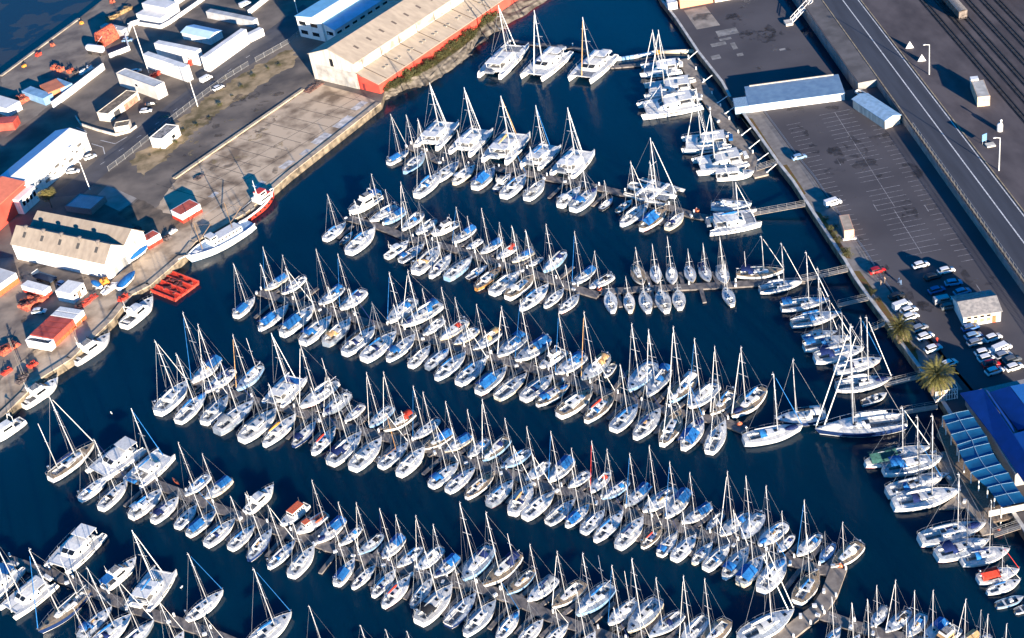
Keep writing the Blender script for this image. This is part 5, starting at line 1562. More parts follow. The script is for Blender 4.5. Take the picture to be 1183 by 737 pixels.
for gk, idx in ROWS.items():
    idx.sort(key=lambda i: (boats[i][2][0]+boats[i][3][0]) if gk not in ('C', 'R', 'S') else (boats[i][2][1]+boats[i][3][1]))
    PLACED[gk] = []
    for o_, i in enumerate(idx):
        grp, k, s, b, top, mz, fl = boats[i]
        S = G(s[0], s[1], .7); Bw = G(b[0], b[1], .7); S.z = Bw.z = 0
        L = (Bw-S).length
        code = {f[0]: f[1] for f in fl if len(f) >= 2 and f[0] in 'chpaf' and f not in ('big', 'fly')}
        if k in 's' and top is not None:
            P = Bw.lerp(S, .43); H = height(P, top[1])
            if L < H/1.75: L = H/1.75
        if k == 'k': L = max(L, 8.2)
        if k == 'c': L = min(max(L, 11.5), 19)
        if k in 'mMLF': L = max(L, 8.6 if k != 'M' else 13)
        if L > (Bw-S).length+.01:
            u = (Bw-S).normalized(); S = Bw-u*L if s[1] > b[1] else S; Bw = S+u*L
        # words
        hull = {'b': 'pale blue', 'n': 'navy', 'k': 'dark', 'g': 'grey', 't': 'cream', 'o': 'orange brown'}.get(code.get('h'), 'white')
        kind = {'s': 'sloop' if not mz else 'ketch', 'k': 'keelboat', 'c': 'catamaran', 't': 'trimaran', 'm': 'motor cruiser', 'M': 'power catamaran', 'P': 'motor cruiser', 'o': 'open boat', 'L': 'motor launch', 'F': 'fishing boat'}[k]
        ex = ''
        if k == 's':
            if 'a' in code: ex = ' with %s awning' % {'g': 'green'}.get(code['a'], CNAME[code['a']])
            elif 'c' in code: ex = ' with %s boom cover' % CNAME[code['c']]
            elif 'dt' in fl: ex = ' with teak deck'
        elif k == 'L': ex = ' with orange roof'
        elif k == 'F': ex = ' with red deck'
        elif k == 'P': ex = ' with white canopy'
        frm = 'left' if gk not in ('C', 'R', 'S') else 'top'
        lab = '%s %s%s, %s from %s %s' % (hull, kind, ex, ORD[o_], frm, grp[2])
        ws = lab.split()
        if len(ws) > 16: lab = '%s %s, %s from %s %s' % (hull, kind, ORD[o_], frm, grp[2])
        if k in 'sk':
            key = 'keel' if k == 'k' else ('racer' if 'hn' in fl and 'big' in fl else R.choice(['modern', 'modern', 'modern', 'saloon', 'classic', 'classic', 'racer']))
            if 'ho' in fl or 'ht' in fl or 'dt' in fl: key = 'classic'
            sail_boat(S, Bw, top, fl, key, lab, grp[1], mz)
        elif k == 'c': cat_boat(S, Bw, top, fl, lab, grp[1])
        elif k == 'M': cat_boat(S, Bw, None, fl, lab, grp[1], True)
        elif k == 't': trimaran(S, Bw, top, lab, grp[1])
        elif k in 'mP':
            q = motor_boat(S, Bw, fl, lab, grp[1])
            if k == 'P': part(q, 'canopy', MS['motor']['top'], (.3, 0, 0), (1.15, 1, 1))
        elif k == 'o': open_boat(S, Bw, fl, lab, grp[1])
        else: launch(S, Bw, lab, grp[1], k == 'F')
        PLACED[gk].append((S, Bw))
# ================================================================= pontoons
plank = mat('weathered_planks', (.21, .185, .17), .9, scale=.7, detail=7, col2=(.11, .10, .098), spec=.2, stretch=(1, 1, 1))
plank2 = mat('pier_planks', (.30, .26, .22), .9, scale=.6, detail=7, col2=(.18, .155, .135), spec=.2)
PW = {}
def ribbon(pts, w_, z0, z1):
    L_ = []; R_ = []
    for i, p in enumerate(pts):
        a_ = pts[max(0, i-1)]; b_ = pts[min(len(pts)-1, i+1)]; d = (b_-a_).normalized(); n = Vector((-d.y, d.x))*w_/2
        L_.append(p+n); R_.append(p-n)
    mb = MB(); rg = [[(*l, z0), (*l, z1), (*r, z1), (*r, z0)] for l, r in zip(L_, R_)]
    return mb.loft(rg, 0, closed=True, c0=True, c1=True)
PED = MB().box((0, 0, .5), (.35, .35, 1.0)).mesh('pedestal', [white]); DBOX = MB().box((0, 0, .28), (.9, .55, .56)).mesh('dock_box', [roofm])
def pontoon(label, pts, w_=2.4, m_=None, name='pontoon', z=.55):
    P = [Vector(G(x, y, z)[:2]) for x, y in pts]; o = P[0]
    t = thing(name, label, 'pontoon', (o.x, o.y, 0), 0, 'floating walkways of the marina')
    obj('deck', ribbon([p-o for p in P], w_, .08, z), m_ or plank, t)
    for a_, b_ in zip(P[:-1], P[1:]):
        k = max(1, int((b_-a_).length/9))
        for i in range(k):
            q = a_.lerp(b_, i/k)-o; d = (b_-a_).normalized(); n = Vector((-d.y, d.x))*(w_/2-.2)
            part(t, 'pedestal', PED, (q.x+n.x, q.y+n.y, z))
            if R.random() < .6: part(t, 'dock_box', DBOX, (q.x-n.x*.8, q.y-n.y*.8, z)).rotation_euler = (0, 0, R.random()*3)
    return t, o
def fingers(t, o, gk, every=2, frac=.72):
    pl = PLACED.get(gk, [])
    for j in range(0, len(pl)-1, every):
        (s0, b0), (s1, b1) = pl[j], pl[j+1]
        if (b0-b1).length > 14: continue
        B = (b0+b1)/2; S = (s0+s1)/2; d = (S-B).normalized(); a_ = B-d*1.6; e = B+d*((S-B).length*frac)
        obj('finger_pontoon', ribbon([Vector((a_.x, a_.y))-o, Vector((e.x, e.y))-o], 1.0, .12, .50), plank, t)
T_ = {}
for k, lab, pts, sides in (
 ('A', 'farthest long pontoon, lined with big catamarans on its far side', [(472, 168), (490, 176), (510, 187), (540, 192), (575, 195), (600, 197), (630, 205), (655, 209), (690, 216), (720, 223), (745, 229), (770, 238), (800, 248), (818, 251)], ('An', 'Af')),
 ('B', 'second-farthest long pontoon, two rows of yachts ending at the small orange buoy', [(402, 251), (440, 262), (475, 276), (497, 280), (524, 287), (546, 294), (579, 305), (606, 312), (640, 324), (665, 333), (692, 341)], ('Bn', 'Bf')),
 ('K', 'straight pontoon of the small keelboats joined to a gangway', [(692, 337), (750, 333), (796, 331), (850, 328), (900, 325), (930, 323)], ('Kf', 'Kn')),
 ('C', 'middle long pontoon crossing the whole basin', [(299, 337), (336, 348), (372, 357), (407, 367), (445, 378), (465, 383), (491, 390), (534, 403), (565, 411), (599, 421), (631, 430), (653, 437), (679, 445), (711, 457), (739, 466), (771, 474), (811, 482), (838, 487), (862, 497)], ('Cn', 'Cf')),
 ('D', 'second-nearest long pontoon ending at the bent pier on the right', [(226, 440), (254, 450), (288, 461), (337, 473), (371, 484), (397, 492), (435, 502), (474, 512), (505, 521), (541, 533), (582, 545), (619, 557), (646, 565), (692, 579), (720, 590), (751, 601), (786, 609), (818, 619), (850, 628), (884, 640), (915, 648), (945, 657), (966, 661)], ('Dn', 'Df')),
 ('E', 'nearest long pontoon running off the bottom edge', [(111, 531), (127, 543), (151, 552), (178, 558), (212, 571), (243, 584), (281, 597), (306, 607), (333, 616), (366, 626), (390, 635), (411, 640), (446, 651), (478, 661), (514, 670), (548, 677), (575, 685), (609, 698), (636, 712), (688, 730), (720, 742), (780, 765)], ('En', 'Ef')),
 ('F', 'pontoon in the bottom left corner among catamarans', [(8, 646), (54, 661), (81, 671), (122, 689), (150, 701), (198, 716), (240, 730), (300, 755)], ()),
 ('U', 'pontoon leaving the bent pier along the bottom right edge', [(947, 708), (985, 722), (1010, 729), (1050, 738), (1100, 748), (1183, 765)], ()),
 ('T', 'dark narrow pontoon behind the three topmost catamarans', [(590, 47), (622, 51), (660, 54), (690, 62), (708, 77), (742, 74)], ())):
    t, o = pontoon(lab, pts, 2.6 if k != 'T' else 2.0); T_[k] = t
    for gk in sides: fingers(t, o, gk, 1 if k in 'CDE' else 2)
pontoon('bent pier of wide planks at the lower right end of the marina', [(969, 656), (958, 686), (946, 704), (930, 716), (910, 732), (885, 755)], 3.3, plank2, 'pier', .62)
pontoon('straight plank pier beside the plaza quay with catamarans alongside', [(789, 68), (816, 110), (846, 155), (880, 203)], 4.2, plank2, 'pier', .62)
t, o = pontoon('plank pier below the restaurant terrace with yachts on its left', [(1087, 522), (1104, 551), (1122, 578), (1146, 616)], 4.0, plank2, 'pier')
pts = [Vector(G(x, y, .55)[:2])-o for x, y in ((1085, 588), (1121, 586), (1112, 571), (1108, 569))]
obj('finger_pontoon', MB().prism([tuple(p) for p in pts], .1, .54), plank2, t)
def gangway(label, p, q, z0, z1, w_=1.6):
    A = G(*p, z0); B = G(*q, z1); t = thing('gangway', label, 'gangway', (A.x, A.y, z0), 0, 'gangways from quay to pontoons'); d = B-A; d.z = z1-z0
    n = Vector((-d.y, d.x, 0)).normalized()*w_/2
    obj('deck', MB().loft([[tuple(P+n), tuple(P+n+Vector((0, 0, .14))), tuple(P-n+Vector((0, 0, .14))), tuple(P-n)] for P in (Vector((0, 0, 0)), d)], 0, closed=True, c0=True, c1=True), plank2, t)
    mb = MB(); k = max(2, int(d.length/2.2))
    for s in (1, -1):
        for i in range(k+1):
            P = d*(i/k)+n*s; mb.tube(P, P+Vector((0, 0, 1.1)), .03, n=4)
        for zz in (1.1, .6): mb.tube(n*s+Vector((0, 0, zz)), d+n*s+Vector((0, 0, zz)), .03, n=4)
    obj('handrail', mb, fp, t)
for lab, p, q, a_, b_ in (('long gangway from the quay to the farthest pontoon', (868, 248), (930, 237), .7, 2.3), ('gangway from the quay to the small keelboat pontoon', (926, 324), (979, 312), .7, 2.3), ('short gangway above the first blue covered yacht on the right', (968, 353), (1003, 345), .6, 2.3),
    ('shadowed gangway below the first palm', (1006, 381), (1022, 374), .6, 2.3), ('gangway behind the racing sloop near the second palm', (1022, 445), (1063, 435), .6, 2.3), ('dark gangway beside the entrance cage', (1040, 477), (1083, 470), .6, 2.3), ('gangway at the foot of the restaurant pier', (1148, 618), (1178, 608), .6, 2.3), ('gangway joining the plank pier and car park corner', (874, 196), (898, 188), .6, 2.3)):
    gangway(lab, p, q, a_, b_)
for k, (p, q) in enumerate((((795, 68), (806, 62)), ((812, 95), (823, 90)), ((829, 119), (841, 114)), ((838, 131), (850, 126)), ((857, 156), (868, 151)), ((866, 171), (878, 165)), ((876, 185), (888, 180)), ((886, 199), (897, 193)))):
    A = G(*p, .6); B = G(*q, 1.6)
    tag(obj('mooring_strut', MB().tube((0, 0, 0), tuple(B-A+Vector((0, 0, 1.0))), .13, n=6).box((0, 0, .05), (.5, .5, .3)), white, None, False, (A.x, A.y, .6)), '%s white strut from top between plank pier and quay wall' % ORD[k], 'strut', 'white struts holding the plank pier')
bm = thing('floating_boom', 'white and tan floating pipe boom in front of the top pier', 'boom', (0, 0, 0))
for (p, q), mm in zip((((698, 68), (718, 68)), ((718, 68), (732, 66)), ((732, 66), (756, 61)), ((756, 61), (764, 60)), ((764, 60), (802, 59.5))), ('w', 'b', 'w', 'o', 't')):
    A = G(*p, .3); B = G(*q, .3); obj('boom_section', MB().tube(A, B, .8, n=8), {'w': white, 'b': bluehull, 'o': canv['o'], 't': creamgel}[mm], bm, True)

# ================================================================= vessels at the left quay
def big_hull(name, label, cat, S, Bw, B, zs, zb, hm, stripe, tr=.55):
    S = G(*S, 1.0); Bw = G(*Bw, 1.0); S.z = Bw.z = 0; v = Bw-S; L = v.length; mid = (S+Bw)/2
    t = thing(name, label, cat, (mid.x, mid.y, 0), math.atan2(v.y, v.x))
    mb, sh = hull_mesh('x', L, B, tr, zs, zb, full=.45, bow=2.5, rake=.05)
    obj('hull', mb, [hm, stripe, stripe], t, True); return t, L, sh
t, L, sh = big_hull('research_ship', 'large white two masted ship moored alongside the quay', 'ship', (291, 259), (217, 302), 7.4, 1.7, 2.5, gel, bluehull, .7)
obj('deck', deck_mesh(sh, 99, 99, 2), mat('pale_blue_deck', (.30, .43, .58), .7, var=.12), t)
mb = MB()
for s in (1, -1):
    for i in range(len(sh)-1):
        (x0, b0, z0), (x1, b1, z1) = sh[i], sh[i+1]; mb.loft([[(x0, s*b0, z0-.02), (x0, s*b0, z0+.45), (x0, s*(b0-.15), z0+.45), (x0, s*(b0-.15), z0-.02)], [(x1, s*b1, z1-.02), (x1, s*b1, z1+.45), (x1, s*max(.02, b1-.15), z1+.45), (x1, s*max(.02, b1-.15), z1-.02)]], 0)
obj('bulwark', mb, gel, t)
h = obj('deckhouse', MB().box((-L*.08, 0, 2.6), (L*.46, 4.0, 1.9)).box((L*.10, 0, 4.2), (L*.10, 3.4, 1.4)), gel, t)
mb = MB()
for k in range(8):
    for s in (1, -1): mb.box((-L*.28+k*L*.055, s*2.02, 2.9), (.7, .06, .5))
for s in (1, -1): mb.box((L*.10, s*1.72, 4.4), (L*.07, .06, .5))
mb.box((L*.15+.02, 0, 4.4), (.08, 2.4, .7)); obj('window', mb, darkglass, h)
for x, hh in ((L*.26, 11.5), (-L*.22, 12.5)):
    m_ = obj('mast', MB().tube((x, 0, 1.7), (x, 0, hh), .16, .09, n=6), mat('brown_mast', (.20, .13, .08), .6), t)
    obj('derrick', MB().tube((x, 0, 5.2), (x-5, 0, 8.2), .12, n=5).tube((x-5, 0, 8.2), (x, 0, hh-1), .03, n=3), mat('brown_mast', (.2, .13, .08)), m_)
obj('rigging', MB().tube((L*.5, 0, 2.9), (L*.26, 0, 11.5), .03, n=3).tube((L*.26, 0, 11.5), (-L*.22, 0, 12.5), .03, n=3).tube((-L*.22, 0, 12.5), (-L*.47, 0, 2), .03, n=3), wire, t)
obj('bowsprit', MB().tube((L*.44, 0, 2.7), (L*.46+3.6, 0, 3.3), .16, .1, n=6), white, t)
obj('foredeck_gear', MB().box((L*.36, 0, 2.3), (1.4, 1.2, .7)).box((L*.31, .8, 2.2), (.8, .8, .5)), white, t)
t, L, sh = big_hull('tugboat', 'red hulled tug with white wheelhouse moored beyond the white ship', 'tug', (273, 258), (318, 224), 5.6, 1.5, 2.7, redp, blackh, .75)
obj('deck', deck_mesh(sh, 99, 99, 2), mat('dark_steel_deck', (.07, .065, .06), .8, var=.2), t)
h = obj('wheelhouse', MB().box((L*.20, 0, 3.0), (L*.30, 3.6, 1.8)).box((L*.18, 0, 4.6), (L*.16, 2.6, 1.7)), gel, t)
obj('roof', MB().box((L*.18, 0, 5.5), (L*.17, 2.7, .14)).box((L*.26, 0, 3.95), (L*.16, 3.4, .1)), redp, h)
mb = MB()
for s in (1, -1): mb.box((L*.18, s*1.32, 4.8), (L*.13, .05, .6)).box((L*.20, s*1.82, 3.2), (L*.22, .05, .5))
mb.box((L*.26+.02, 0, 4.85), (.06, 2.2, .6)); obj('window', mb, darkglass, h)
mb = MB()
for s in (1, -1):
    for i in range(len(sh)-1):
        (x0, b0, z0), (x1, b1, z1) = sh[i], sh[i+1]; mb.loft([[(x0, s*b0, z0-.02), (x0, s*b0, z0+.6), (x0, s*(b0-.15), z0+.6)], [(x1, s*b1, z1-.02), (x1, s*b1, z1+.6), (x1, s*max(.02, b1-.15), z1+.6)]], 0)
obj('bulwark', mb, gel, t)
obj('mast', MB().tube((L*.1, 0, 4), (L*.1, 0, 10), .14, .08, n=5).tube((L*.1, -.9, 8), (L*.1, .9, 8), .06, n=4), white, t)
obj('winch', MB().box((-L*.1, 0, 2.0), (1.8, 1.6, .9)).tube((-L*.3, -.8, 2.2), (-L*.3, .8, 2.2), .4, n=8), mat('winch_grey', (.18, .17, .16), .7), t)
mb = MB()
for k in range(7):
    for s in (1, -1):
        x, b, z = lerp_sh(sh, .08+.12*k); obj('tyre_fender', MB().tube((x-.3, s*(b+.12), z*.7), (x+.3, s*(b+.12), z*.7), .3, n=6), rubber, t)
# red lattice raft
C4 = [G(x, y, .7) for x, y in ((172.6, 335), (201.8, 346.7), (229.7, 326.4), (200.5, 315))]; o = C4[0].copy()
t = thing('work_raft', 'square red lattice raft floating off the quay', 'raft', (o.x, o.y, 0)); C4 = [c-o for c in C4]
bil = lambda u, v: C4[0].lerp(C4[1], u).lerp(C4[3].lerp(C4[2], u), v)
obj('raft_hull', MB().prism([(c.x, c.y) for c in C4], .05, .5), mat('faded_red_deck', (.48, .075, .05), .7, var=.3, scale=.8), t)
mb = MB()
for k in range(19):
    a_, b_ = bil(k/18, 0), bil(k/18, 1); mb.tube((a_.x, a_.y, .75), (b_.x, b_.y, .75), .26, n=6)
for k in range(5):
    a_, b_ = bil(0, k/4), bil(1, k/4); mb.tube((a_.x, a_.y, 1.1), (b_.x, b_.y, 1.1), .3, n=6)
obj('lattice_beams', mb, redp, t); mb = MB()
for k in range(16):
    p = bil(R.uniform(.1, .9), R.uniform(.1, .9)); obj('raft_gear', MB().box((p.x, p.y, 1.1), (R.uniform(.6, 1.8), R.uniform(.4, 1.2), R.uniform(.3, .9)), 0, R.random()*3), mat('dark_red_gear', (.16, .04, .035), .8, var=.4, scale=1.5), t)
for lab, s, b, wd, nm, fl in (('white motor cruiser with open black aft deck beside the red raft', (143, 377), (178.5, 347), 1.15, 'motor_cruiser', []), ('pale grey motor yacht at the quay below the red containers', (86, 419), (129, 389), 1.0, 'motor_yacht', ['fly']),
    ('white workboat with open stern well at the quay corner', (27, 469), (69, 440), 1.05, 'workboat', []), ('white workboat cut by the left edge below the quay corner', (27, 485), (-16, 514), 1.05, 'workboat', [])):
    S = G(*s, .8); B = G(*b, .8); S.z = B.z = 0
    q = motor_boat(S, B, fl, lab, 'motor vessels moored at the left quay', 'm', 'motorboat', nm, wd)
    if 'grey' in lab: recolor([c for c in q.children if c.name.startswith('hull')][0], 0, mat('pale_grey_hull', (.5, .52, .55), .35, var=.06))

# ================================================================= cars
mb = MB()
sec = [(-2.15, .55, .80, .78), (-2.05, .32, .95, .86), (-1.2, .28, 1.0, .89), (.7, .28, .98, .89), (1.5, .28, .86, .88), (2.05, .32, .72, .84), (2.2, .42, .6, .72)]
rg = [[(x, w_, zl), (x, w_*1.02, (zl+zh)/2), (x, w_*.93, zh), (x, -w_*.93, zh), (x, -w_*1.02, (zl+zh)/2), (x, -w_, zl)] for x, zl, zh, w_ in sec]
CARB = mb.loft(rg, 0, closed=True, c0=True, c1=True).mesh('car_body', [white], True)
CARG = MB().loft([[(x, w_, .9), (x2, w_*.8, zt), (x2, -w_*.8, zt), (x, -w_, .9)] for x, x2, w_, zt in ((-2.0, -1.45, .80, 1.38), (-1.0, -.9, .84, 1.44), (.2, .1, .84, 1.44), (1.25, .55, .78, 1.38))], 0, c0=True, c1=True).mesh('car_glass', [darkglass])
CARR = MB().loft([[(x, w_, z), (x, -w_, z), (x, -w_*.9, z+.04), (x, w_*.9, z+.04)] for x, w_, z in ((-1.5, .64, 1.38), (-.8, .68, 1.45), (.1, .68, 1.45), (.6, .62, 1.38))], 0, closed=True, c0=True, c1=True).mesh('car_roof', [white])
CARW = MB().tube((0, -.1, 0), (0, .1, 0), .32, n=10).mesh('wheel', [rubber])
VANB = MB().loft([[(x, w_, .3), (x, w_, zh*.7), (x, w_*.88, zh), (x, -w_*.88, zh), (x, -w_, zh*.7), (x, -w_, .3)] for x, zh, w_ in ((-2.3, 1.85, .9), (1.2, 1.9, .92), (1.75, 1.15, .9), (2.35, .95, .84))], 0, closed=True, c0=True, c1=True).mesh('van_body', [white])
VANG = MB().box((1.45, 0, 1.5), (.5, 1.5, .45)).box((.2, 0, 1.45), (2.2, 1.84, .4)).mesh('van_glass', [darkglass])
PAINT = {'white': mat('white_car_paint', (.72, .72, .72), .25, var=.03), 'silver': mat('silver_car_paint', (.38, .39, .41), .3, metal=.5, var=.03), 'black': mat('black_car_paint', (.015, .016, .02), .2, var=.05), 'red': mat('red_car_paint', (.38, .015, .015), .25, var=.05), 'blue': mat('blue_car_paint', (.04, .12, .30), .25, var=.05), 'grey': mat('grey_car_paint', (.10, .11, .12), .25, var=.05), 'sky': mat('light_blue_car_paint', (.2, .33, .5), .25, var=.05)}
def car(label, px, py, az, col, van=False, z=QZ, group='cars parked around the harbour'):
    P = G(px, py, z+.7); t = thing('van' if van else 'car', label, 'van' if van else 'car', (P.x, P.y, z+.012), rad(az), group)
    b = part(t, 'body', VANB if van else CARB, None, None, PAINT[col]); part(b, 'windows', VANG if van else CARG)
    if not van: part(b, 'roof', CARR, None, None, PAINT[col])
    for x in (-1.35, 1.4):
        for y in (-.82, .82): part(t, 'wheel', CARW, (x, y, .32))
for a_ in (('white car alone in the middle of the shaded parking area', 1063.5, 305.5, 8, 'white'), ('white car at the right rim of the shaded parking area', 1093, 312, 4, 'white'), ('black car with pale roof left of the two blue cars in shade', 1077, 319.5, 8, 'black'), ('light blue car, upper of the pair in shade near the grey roofed hut', 1101.5, 326, -5, 'sky'),
  ('blue car standing alone left of the shaded pair', 1082, 334.5, 8, 'blue'), ('blue car touching the back of the grey roofed hut', 1111.5, 336.5, 8, 'sky'), ('pale van beside the left gable of the grey roofed hut', 1089.5, 347, 0, 'silver', True), ('dark car hidden by the left gable of the grey roofed hut', 1096.5, 353.5, 0, 'grey'),
  ('dark car above the white cars near the first palm', 1036, 341.5, 12, 'black'), ('white van, uppermost of the bright trio near the first palm', 1042, 353, 12, 'white', True), ('white car, middle of the bright trio near the first palm', 1050, 358, 12, 'white'), ('white car, lowest of the bright trio near the first palm', 1051.5, 365.5, 14, 'white'),
  ('silver car just right of the first palm crown', 1062, 378.5, 16, 'silver'), ('white car below the silver one beside the path', 1068.5, 388, 14, 'white'), ('white car between path and second palm', 1078, 402, 12, 'white'), ('white car half hidden by the second palm crown', 1096, 419.5, 18, 'white'),
  ('blue car directly under the white front of the grey roofed hut', 1121, 378, 6, 'blue'), ('light blue car in the column below the grey roofed hut', 1124.5, 387.5, 6, 'sky'), ('silver car under the light blue one in the left column', 1127.5, 395, 8, 'silver'), ('white car heading the right column of the lower rows', 1147, 389.5, 12, 'white'), ('white car in the left column above another white one', 1136.5, 406.5, 4, 'white'),
  ('white car in the left column directly above the red car', 1140, 413, 6, 'white'), ('red car in the left column between two white cars', 1145.5, 420, 0, 'red'), ('silver white car at the bottom of the left column', 1148.5, 428, 10, 'white'), ('white van in the right column of the lower rows', 1157, 402, 16, 'white', True), ('silver car under the white van in the right column', 1159, 410, 12, 'silver'),
  ('white car at the bottom of the right column', 1171.5, 423.5, 10, 'white'), ('dark car behind the bottom white car of the right column', 1169, 415, 10, 'grey'), ('red car parked alone beside the path railing', 1013, 312, 8, 'red'), ('white van beside the path above the peach kiosk', 962, 234, 10, 'white', True), ('light car in shade beside the path at the car park top', 923, 181, 8, 'sky'),
  ('white car against the lower end of the white shed', 84.5, 197.5, -6, 'white'), ('white car under the right end of the white shed', 104, 181, 25, 'white'), ('white car beside the brown roofed gatehouse', 168.5, 127.5, -8, 'white'), ('white pickup parked by the low white wall', 238, 91, 40, 'white', True), ('white car half in shade at the wire fence', 252, 101, 35, 'white'),
  ('blue pickup in the shaded yard under the quay store', 72.5, 328, -40, 'sky'), ('white car between red machinery and the quay row', 45, 359, -10, 'white'), ('white truck cab in the shade at the top edge', 283, 5, 30, 'white', True), ('silver car behind the pale grey block', 157, 82, 10, 'silver'), ('blue car beside the orange stack of gear', 147, 46, -15, 'sky'), ('dark car beside the gatehouse red wall', 174, 120, 10, 'black')):
    car(*a_[:5], van=len(a_) > 5)

# ================================================================= lamps, signs, people
def lamp(label, base_, top_, z=QZ, dx=1.2):
    P = G(*base_, z); h = max(6, height(P, top_[1], z)); t = thing('street_lamp', label, 'lamp post', (P.x, P.y, z), 0, 'tall pale lamp posts')
    obj('pole', MB().tube((0, 0, 0), (0, 0, h), .17, .10, n=6), white, t); obj('arm', MB().tube((0, 0, h-.1), (-dx, .2, h+.15), .08, n=5), white, t); obj('lamp_head', MB().box((-dx-.2, .22, h+.15), (.8, .35, .16)), white, t)
for a_ in (('tallest lamp post, in the yard beside the double stacked containers', (172, 84), (161, 27)), ('lamp post at the wire fence opposite the double stacked containers', (228.5, 123), (222, 92)), ('lamp post on the verge facing the white shed', (104, 219), (95, 187)), ('lamp post near the pale blue office roof', (344, 15), (340, 4)), ('thin lamp post in front of the blue roofed office', (384, 56), (380, 38)),
  ('lamp post on the far side of the road by the triangle boards', (1073.5, 86), (1069.5, 51.5), RZ), ('lamp post at the right edge beside the rail yard', (1154, 197), (1152, 159), RZ)): lamp(*a_)
for k, (x, y) in enumerate(((1051, 56), (1065, 71))):
    P = G(x, y, RZ); t = thing('triangle_board', ('upper' if k == 0 else 'lower') + ' white triangular board beside the road kerb', 'sign', (P.x, P.y, RZ), rad(-12), 'white triangular boards by the road')
    mb = MB(); pr = [(-1.25, 0), (1.25, 0), (0, 2.3)]
    mb.loft([[(p, y_, q+.15) for p, q in pr] for y_ in (-.09, .09)], 0, closed=True, c0=True, c1=True); obj('board', mb, white, t)
    obj('symbol', MB().box((0, -.10, .95), (.22, .03, .55)).box((0, -.10, .48), (.22, .03, .2)), mat('faded_symbol', (.30, .24, .2), .8), t)
    obj('prop', MB().tube((.0, .1, 1.6), (.0, 1.4, 0), .07, n=4).box((0, .6, .1), (2.0, 1.2, .2)), fp, t)
P = G(1155, 151, RZ); t = thing('white_tank', 'small white tank with round top beside the rail yard', 'tank', (P.x, P.y, RZ))
obj('vessel', MB().tube((0, 0, 0), (0, 0, 2.0), .8, n=10).sphere((0, 0, 2.0), .8, 0, 10, 4, (1, 1, .5)), white, t); obj('valve', MB().tube((.3, 0, 2.2), (.3, 0, 3.2), .25, n=6).sphere((.3, 0, 3.2), .35), white, t)
P = G(1137, 166, RZ); t = thing('information_board', 'blue board on two legs near the pale slab', 'sign', (P.x, P.y, RZ), rad(20)); obj('board', MB().box((0, 0, 2.0), (1.6, .12, 2.2)), mat('blue_board', (.12, .25, .42), .5), t); obj('legs', MB().tube((-.6, 0, 0), (-.6, 0, 1.0), .07).tube((.6, 0, 0), (.6, 0, 1.0), .07), fp, t)
tag(obj('pale_slab', MB().box((0, 0, .2), (2.4, 2, .4)), cream, None, False, tuple(G(1144, 168, RZ))), 'pale square slab on the ground beside the blue board', 'slab')
P = G(996.5, 112, QZ); t = thing('boat_trailer', 'small white boat on a trailer behind the narrow blue roofed building', 'trailer', (P.x, P.y, QZ), rad(-70))
part(t, 'boat_hull', MS['open']['hull'], (0, 0, .6)); part(t, 'gunwale', MS['open']['deck'], (0, 0, .6)); obj('trailer_frame', MB().box((0, 0, .45), (6.5, .25, .15)).box((-.8, 0, .45), (.2, 2, .15)), fp, t)
for y in (-1, 1): part(t, 'wheel', CARW, (-.8, y, .32))
P = G(918, 26, QZ)
t = thing('foot_bridge', 'white framed footbridge over the channel at the top', 'bridge', (P.x-.5, P.y, QZ)); mb = MB()
for y in (-1.2, 1.2):
    mb.tube((-.5, y, .6), (9, y+9, 2.6), .12).tube((-.5, y, 1.7), (9, y+9, 3.7), .1)
    for k in range(6): mb.tube((-.5+k*1.9, y+k*1.8, .6+.4*k), (-.5+k*1.9, y+k*1.8, 1.7+.4*k), .07)
obj('truss', mb, white, t); obj('deck', MB().loft([[(-.5, -1.1, .6), (-.5, 1.1, .6), (-.5, 1.1, .45), (-.5, -1.1, .45)], [(9, 7.9, 2.6), (9, 10.1, 2.6), (9, 10.1, 2.45), (9, 7.9, 2.45)]], 0, closed=True, c0=True, c1=True), fp, t); obj('abutment', MB().box((-1.6, 0, .4), (2.4, 3.4, .8)).box((10, 9, 1.0), (2, 3, 2)), cream, t)
skin = mat('skin', (.36, .22, .15), .6); cl1 = mat('tan_clothes', (.36, .25, .18), .9); cl2 = mat('blue_clothes', (.12, .2, .34), .9)
def person(label, px, py, cm, az=0, stride=.18):
    P = G(px, py, QZ); t = thing('person', label, 'person', (P.x, P.y, QZ+.012), az, 'people walking in the car park')
    J = [((0, 0, .95), .15), ((0, 0, 1.2), .17), ((0, 0, 1.42), .18), ((0, 0, 1.53), .065), ((.02, 0, 1.66), .10), ((.02, 0, 1.76), .09),
         ((0, .10, .88), .10), ((stride*.6, .10, .5), .07), ((stride, .10, .08), .05), ((stride+.13, .10, .04), .045), ((0, -.10, .88), .10), ((-stride*.4, -.10, .5), .07), ((-stride, -.10, .08), .05), ((-stride+.13, -.10, .04), .045),
         ((0, .21, 1.40), .07), ((-.05, .25, 1.12), .05), ((.08, .25, .90), .04), ((0, -.21, 1.40), .07), ((.08, -.25, 1.12), .05), ((.2, -.25, .92), .04)]
    E = [(0, 1), (1, 2), (2, 3), (3, 4), (4, 5), (0, 6), (6, 7), (7, 8), (8, 9), (0, 10), (10, 11), (11, 12), (12, 13), (2, 14), (14, 15), (15, 16), (2, 17), (17, 18), (18, 19)]
    me = bpy.data.meshes.new('body'); me.from_pydata([j[0] for j in J], E, []); me.materials.append(cm); b = bpy.data.objects.new('body', me); COL.objects.link(b); b.parent = t
    b.modifiers.new('skin', 'SKIN'); lay = me.skin_vertices[0].data
    for i, j in enumerate(J): lay[i].radius = (j[1], j[1])
    lay[0].use_root = True; b.modifiers.new('smooth', 'SUBSURF').levels = 1
    obj('hair', MB().sphere((0, 0, 1.74), .12, 0, 8, 4, (1, 1, .8)), mat('dark_hair', (.03, .02, .015), .8), t)
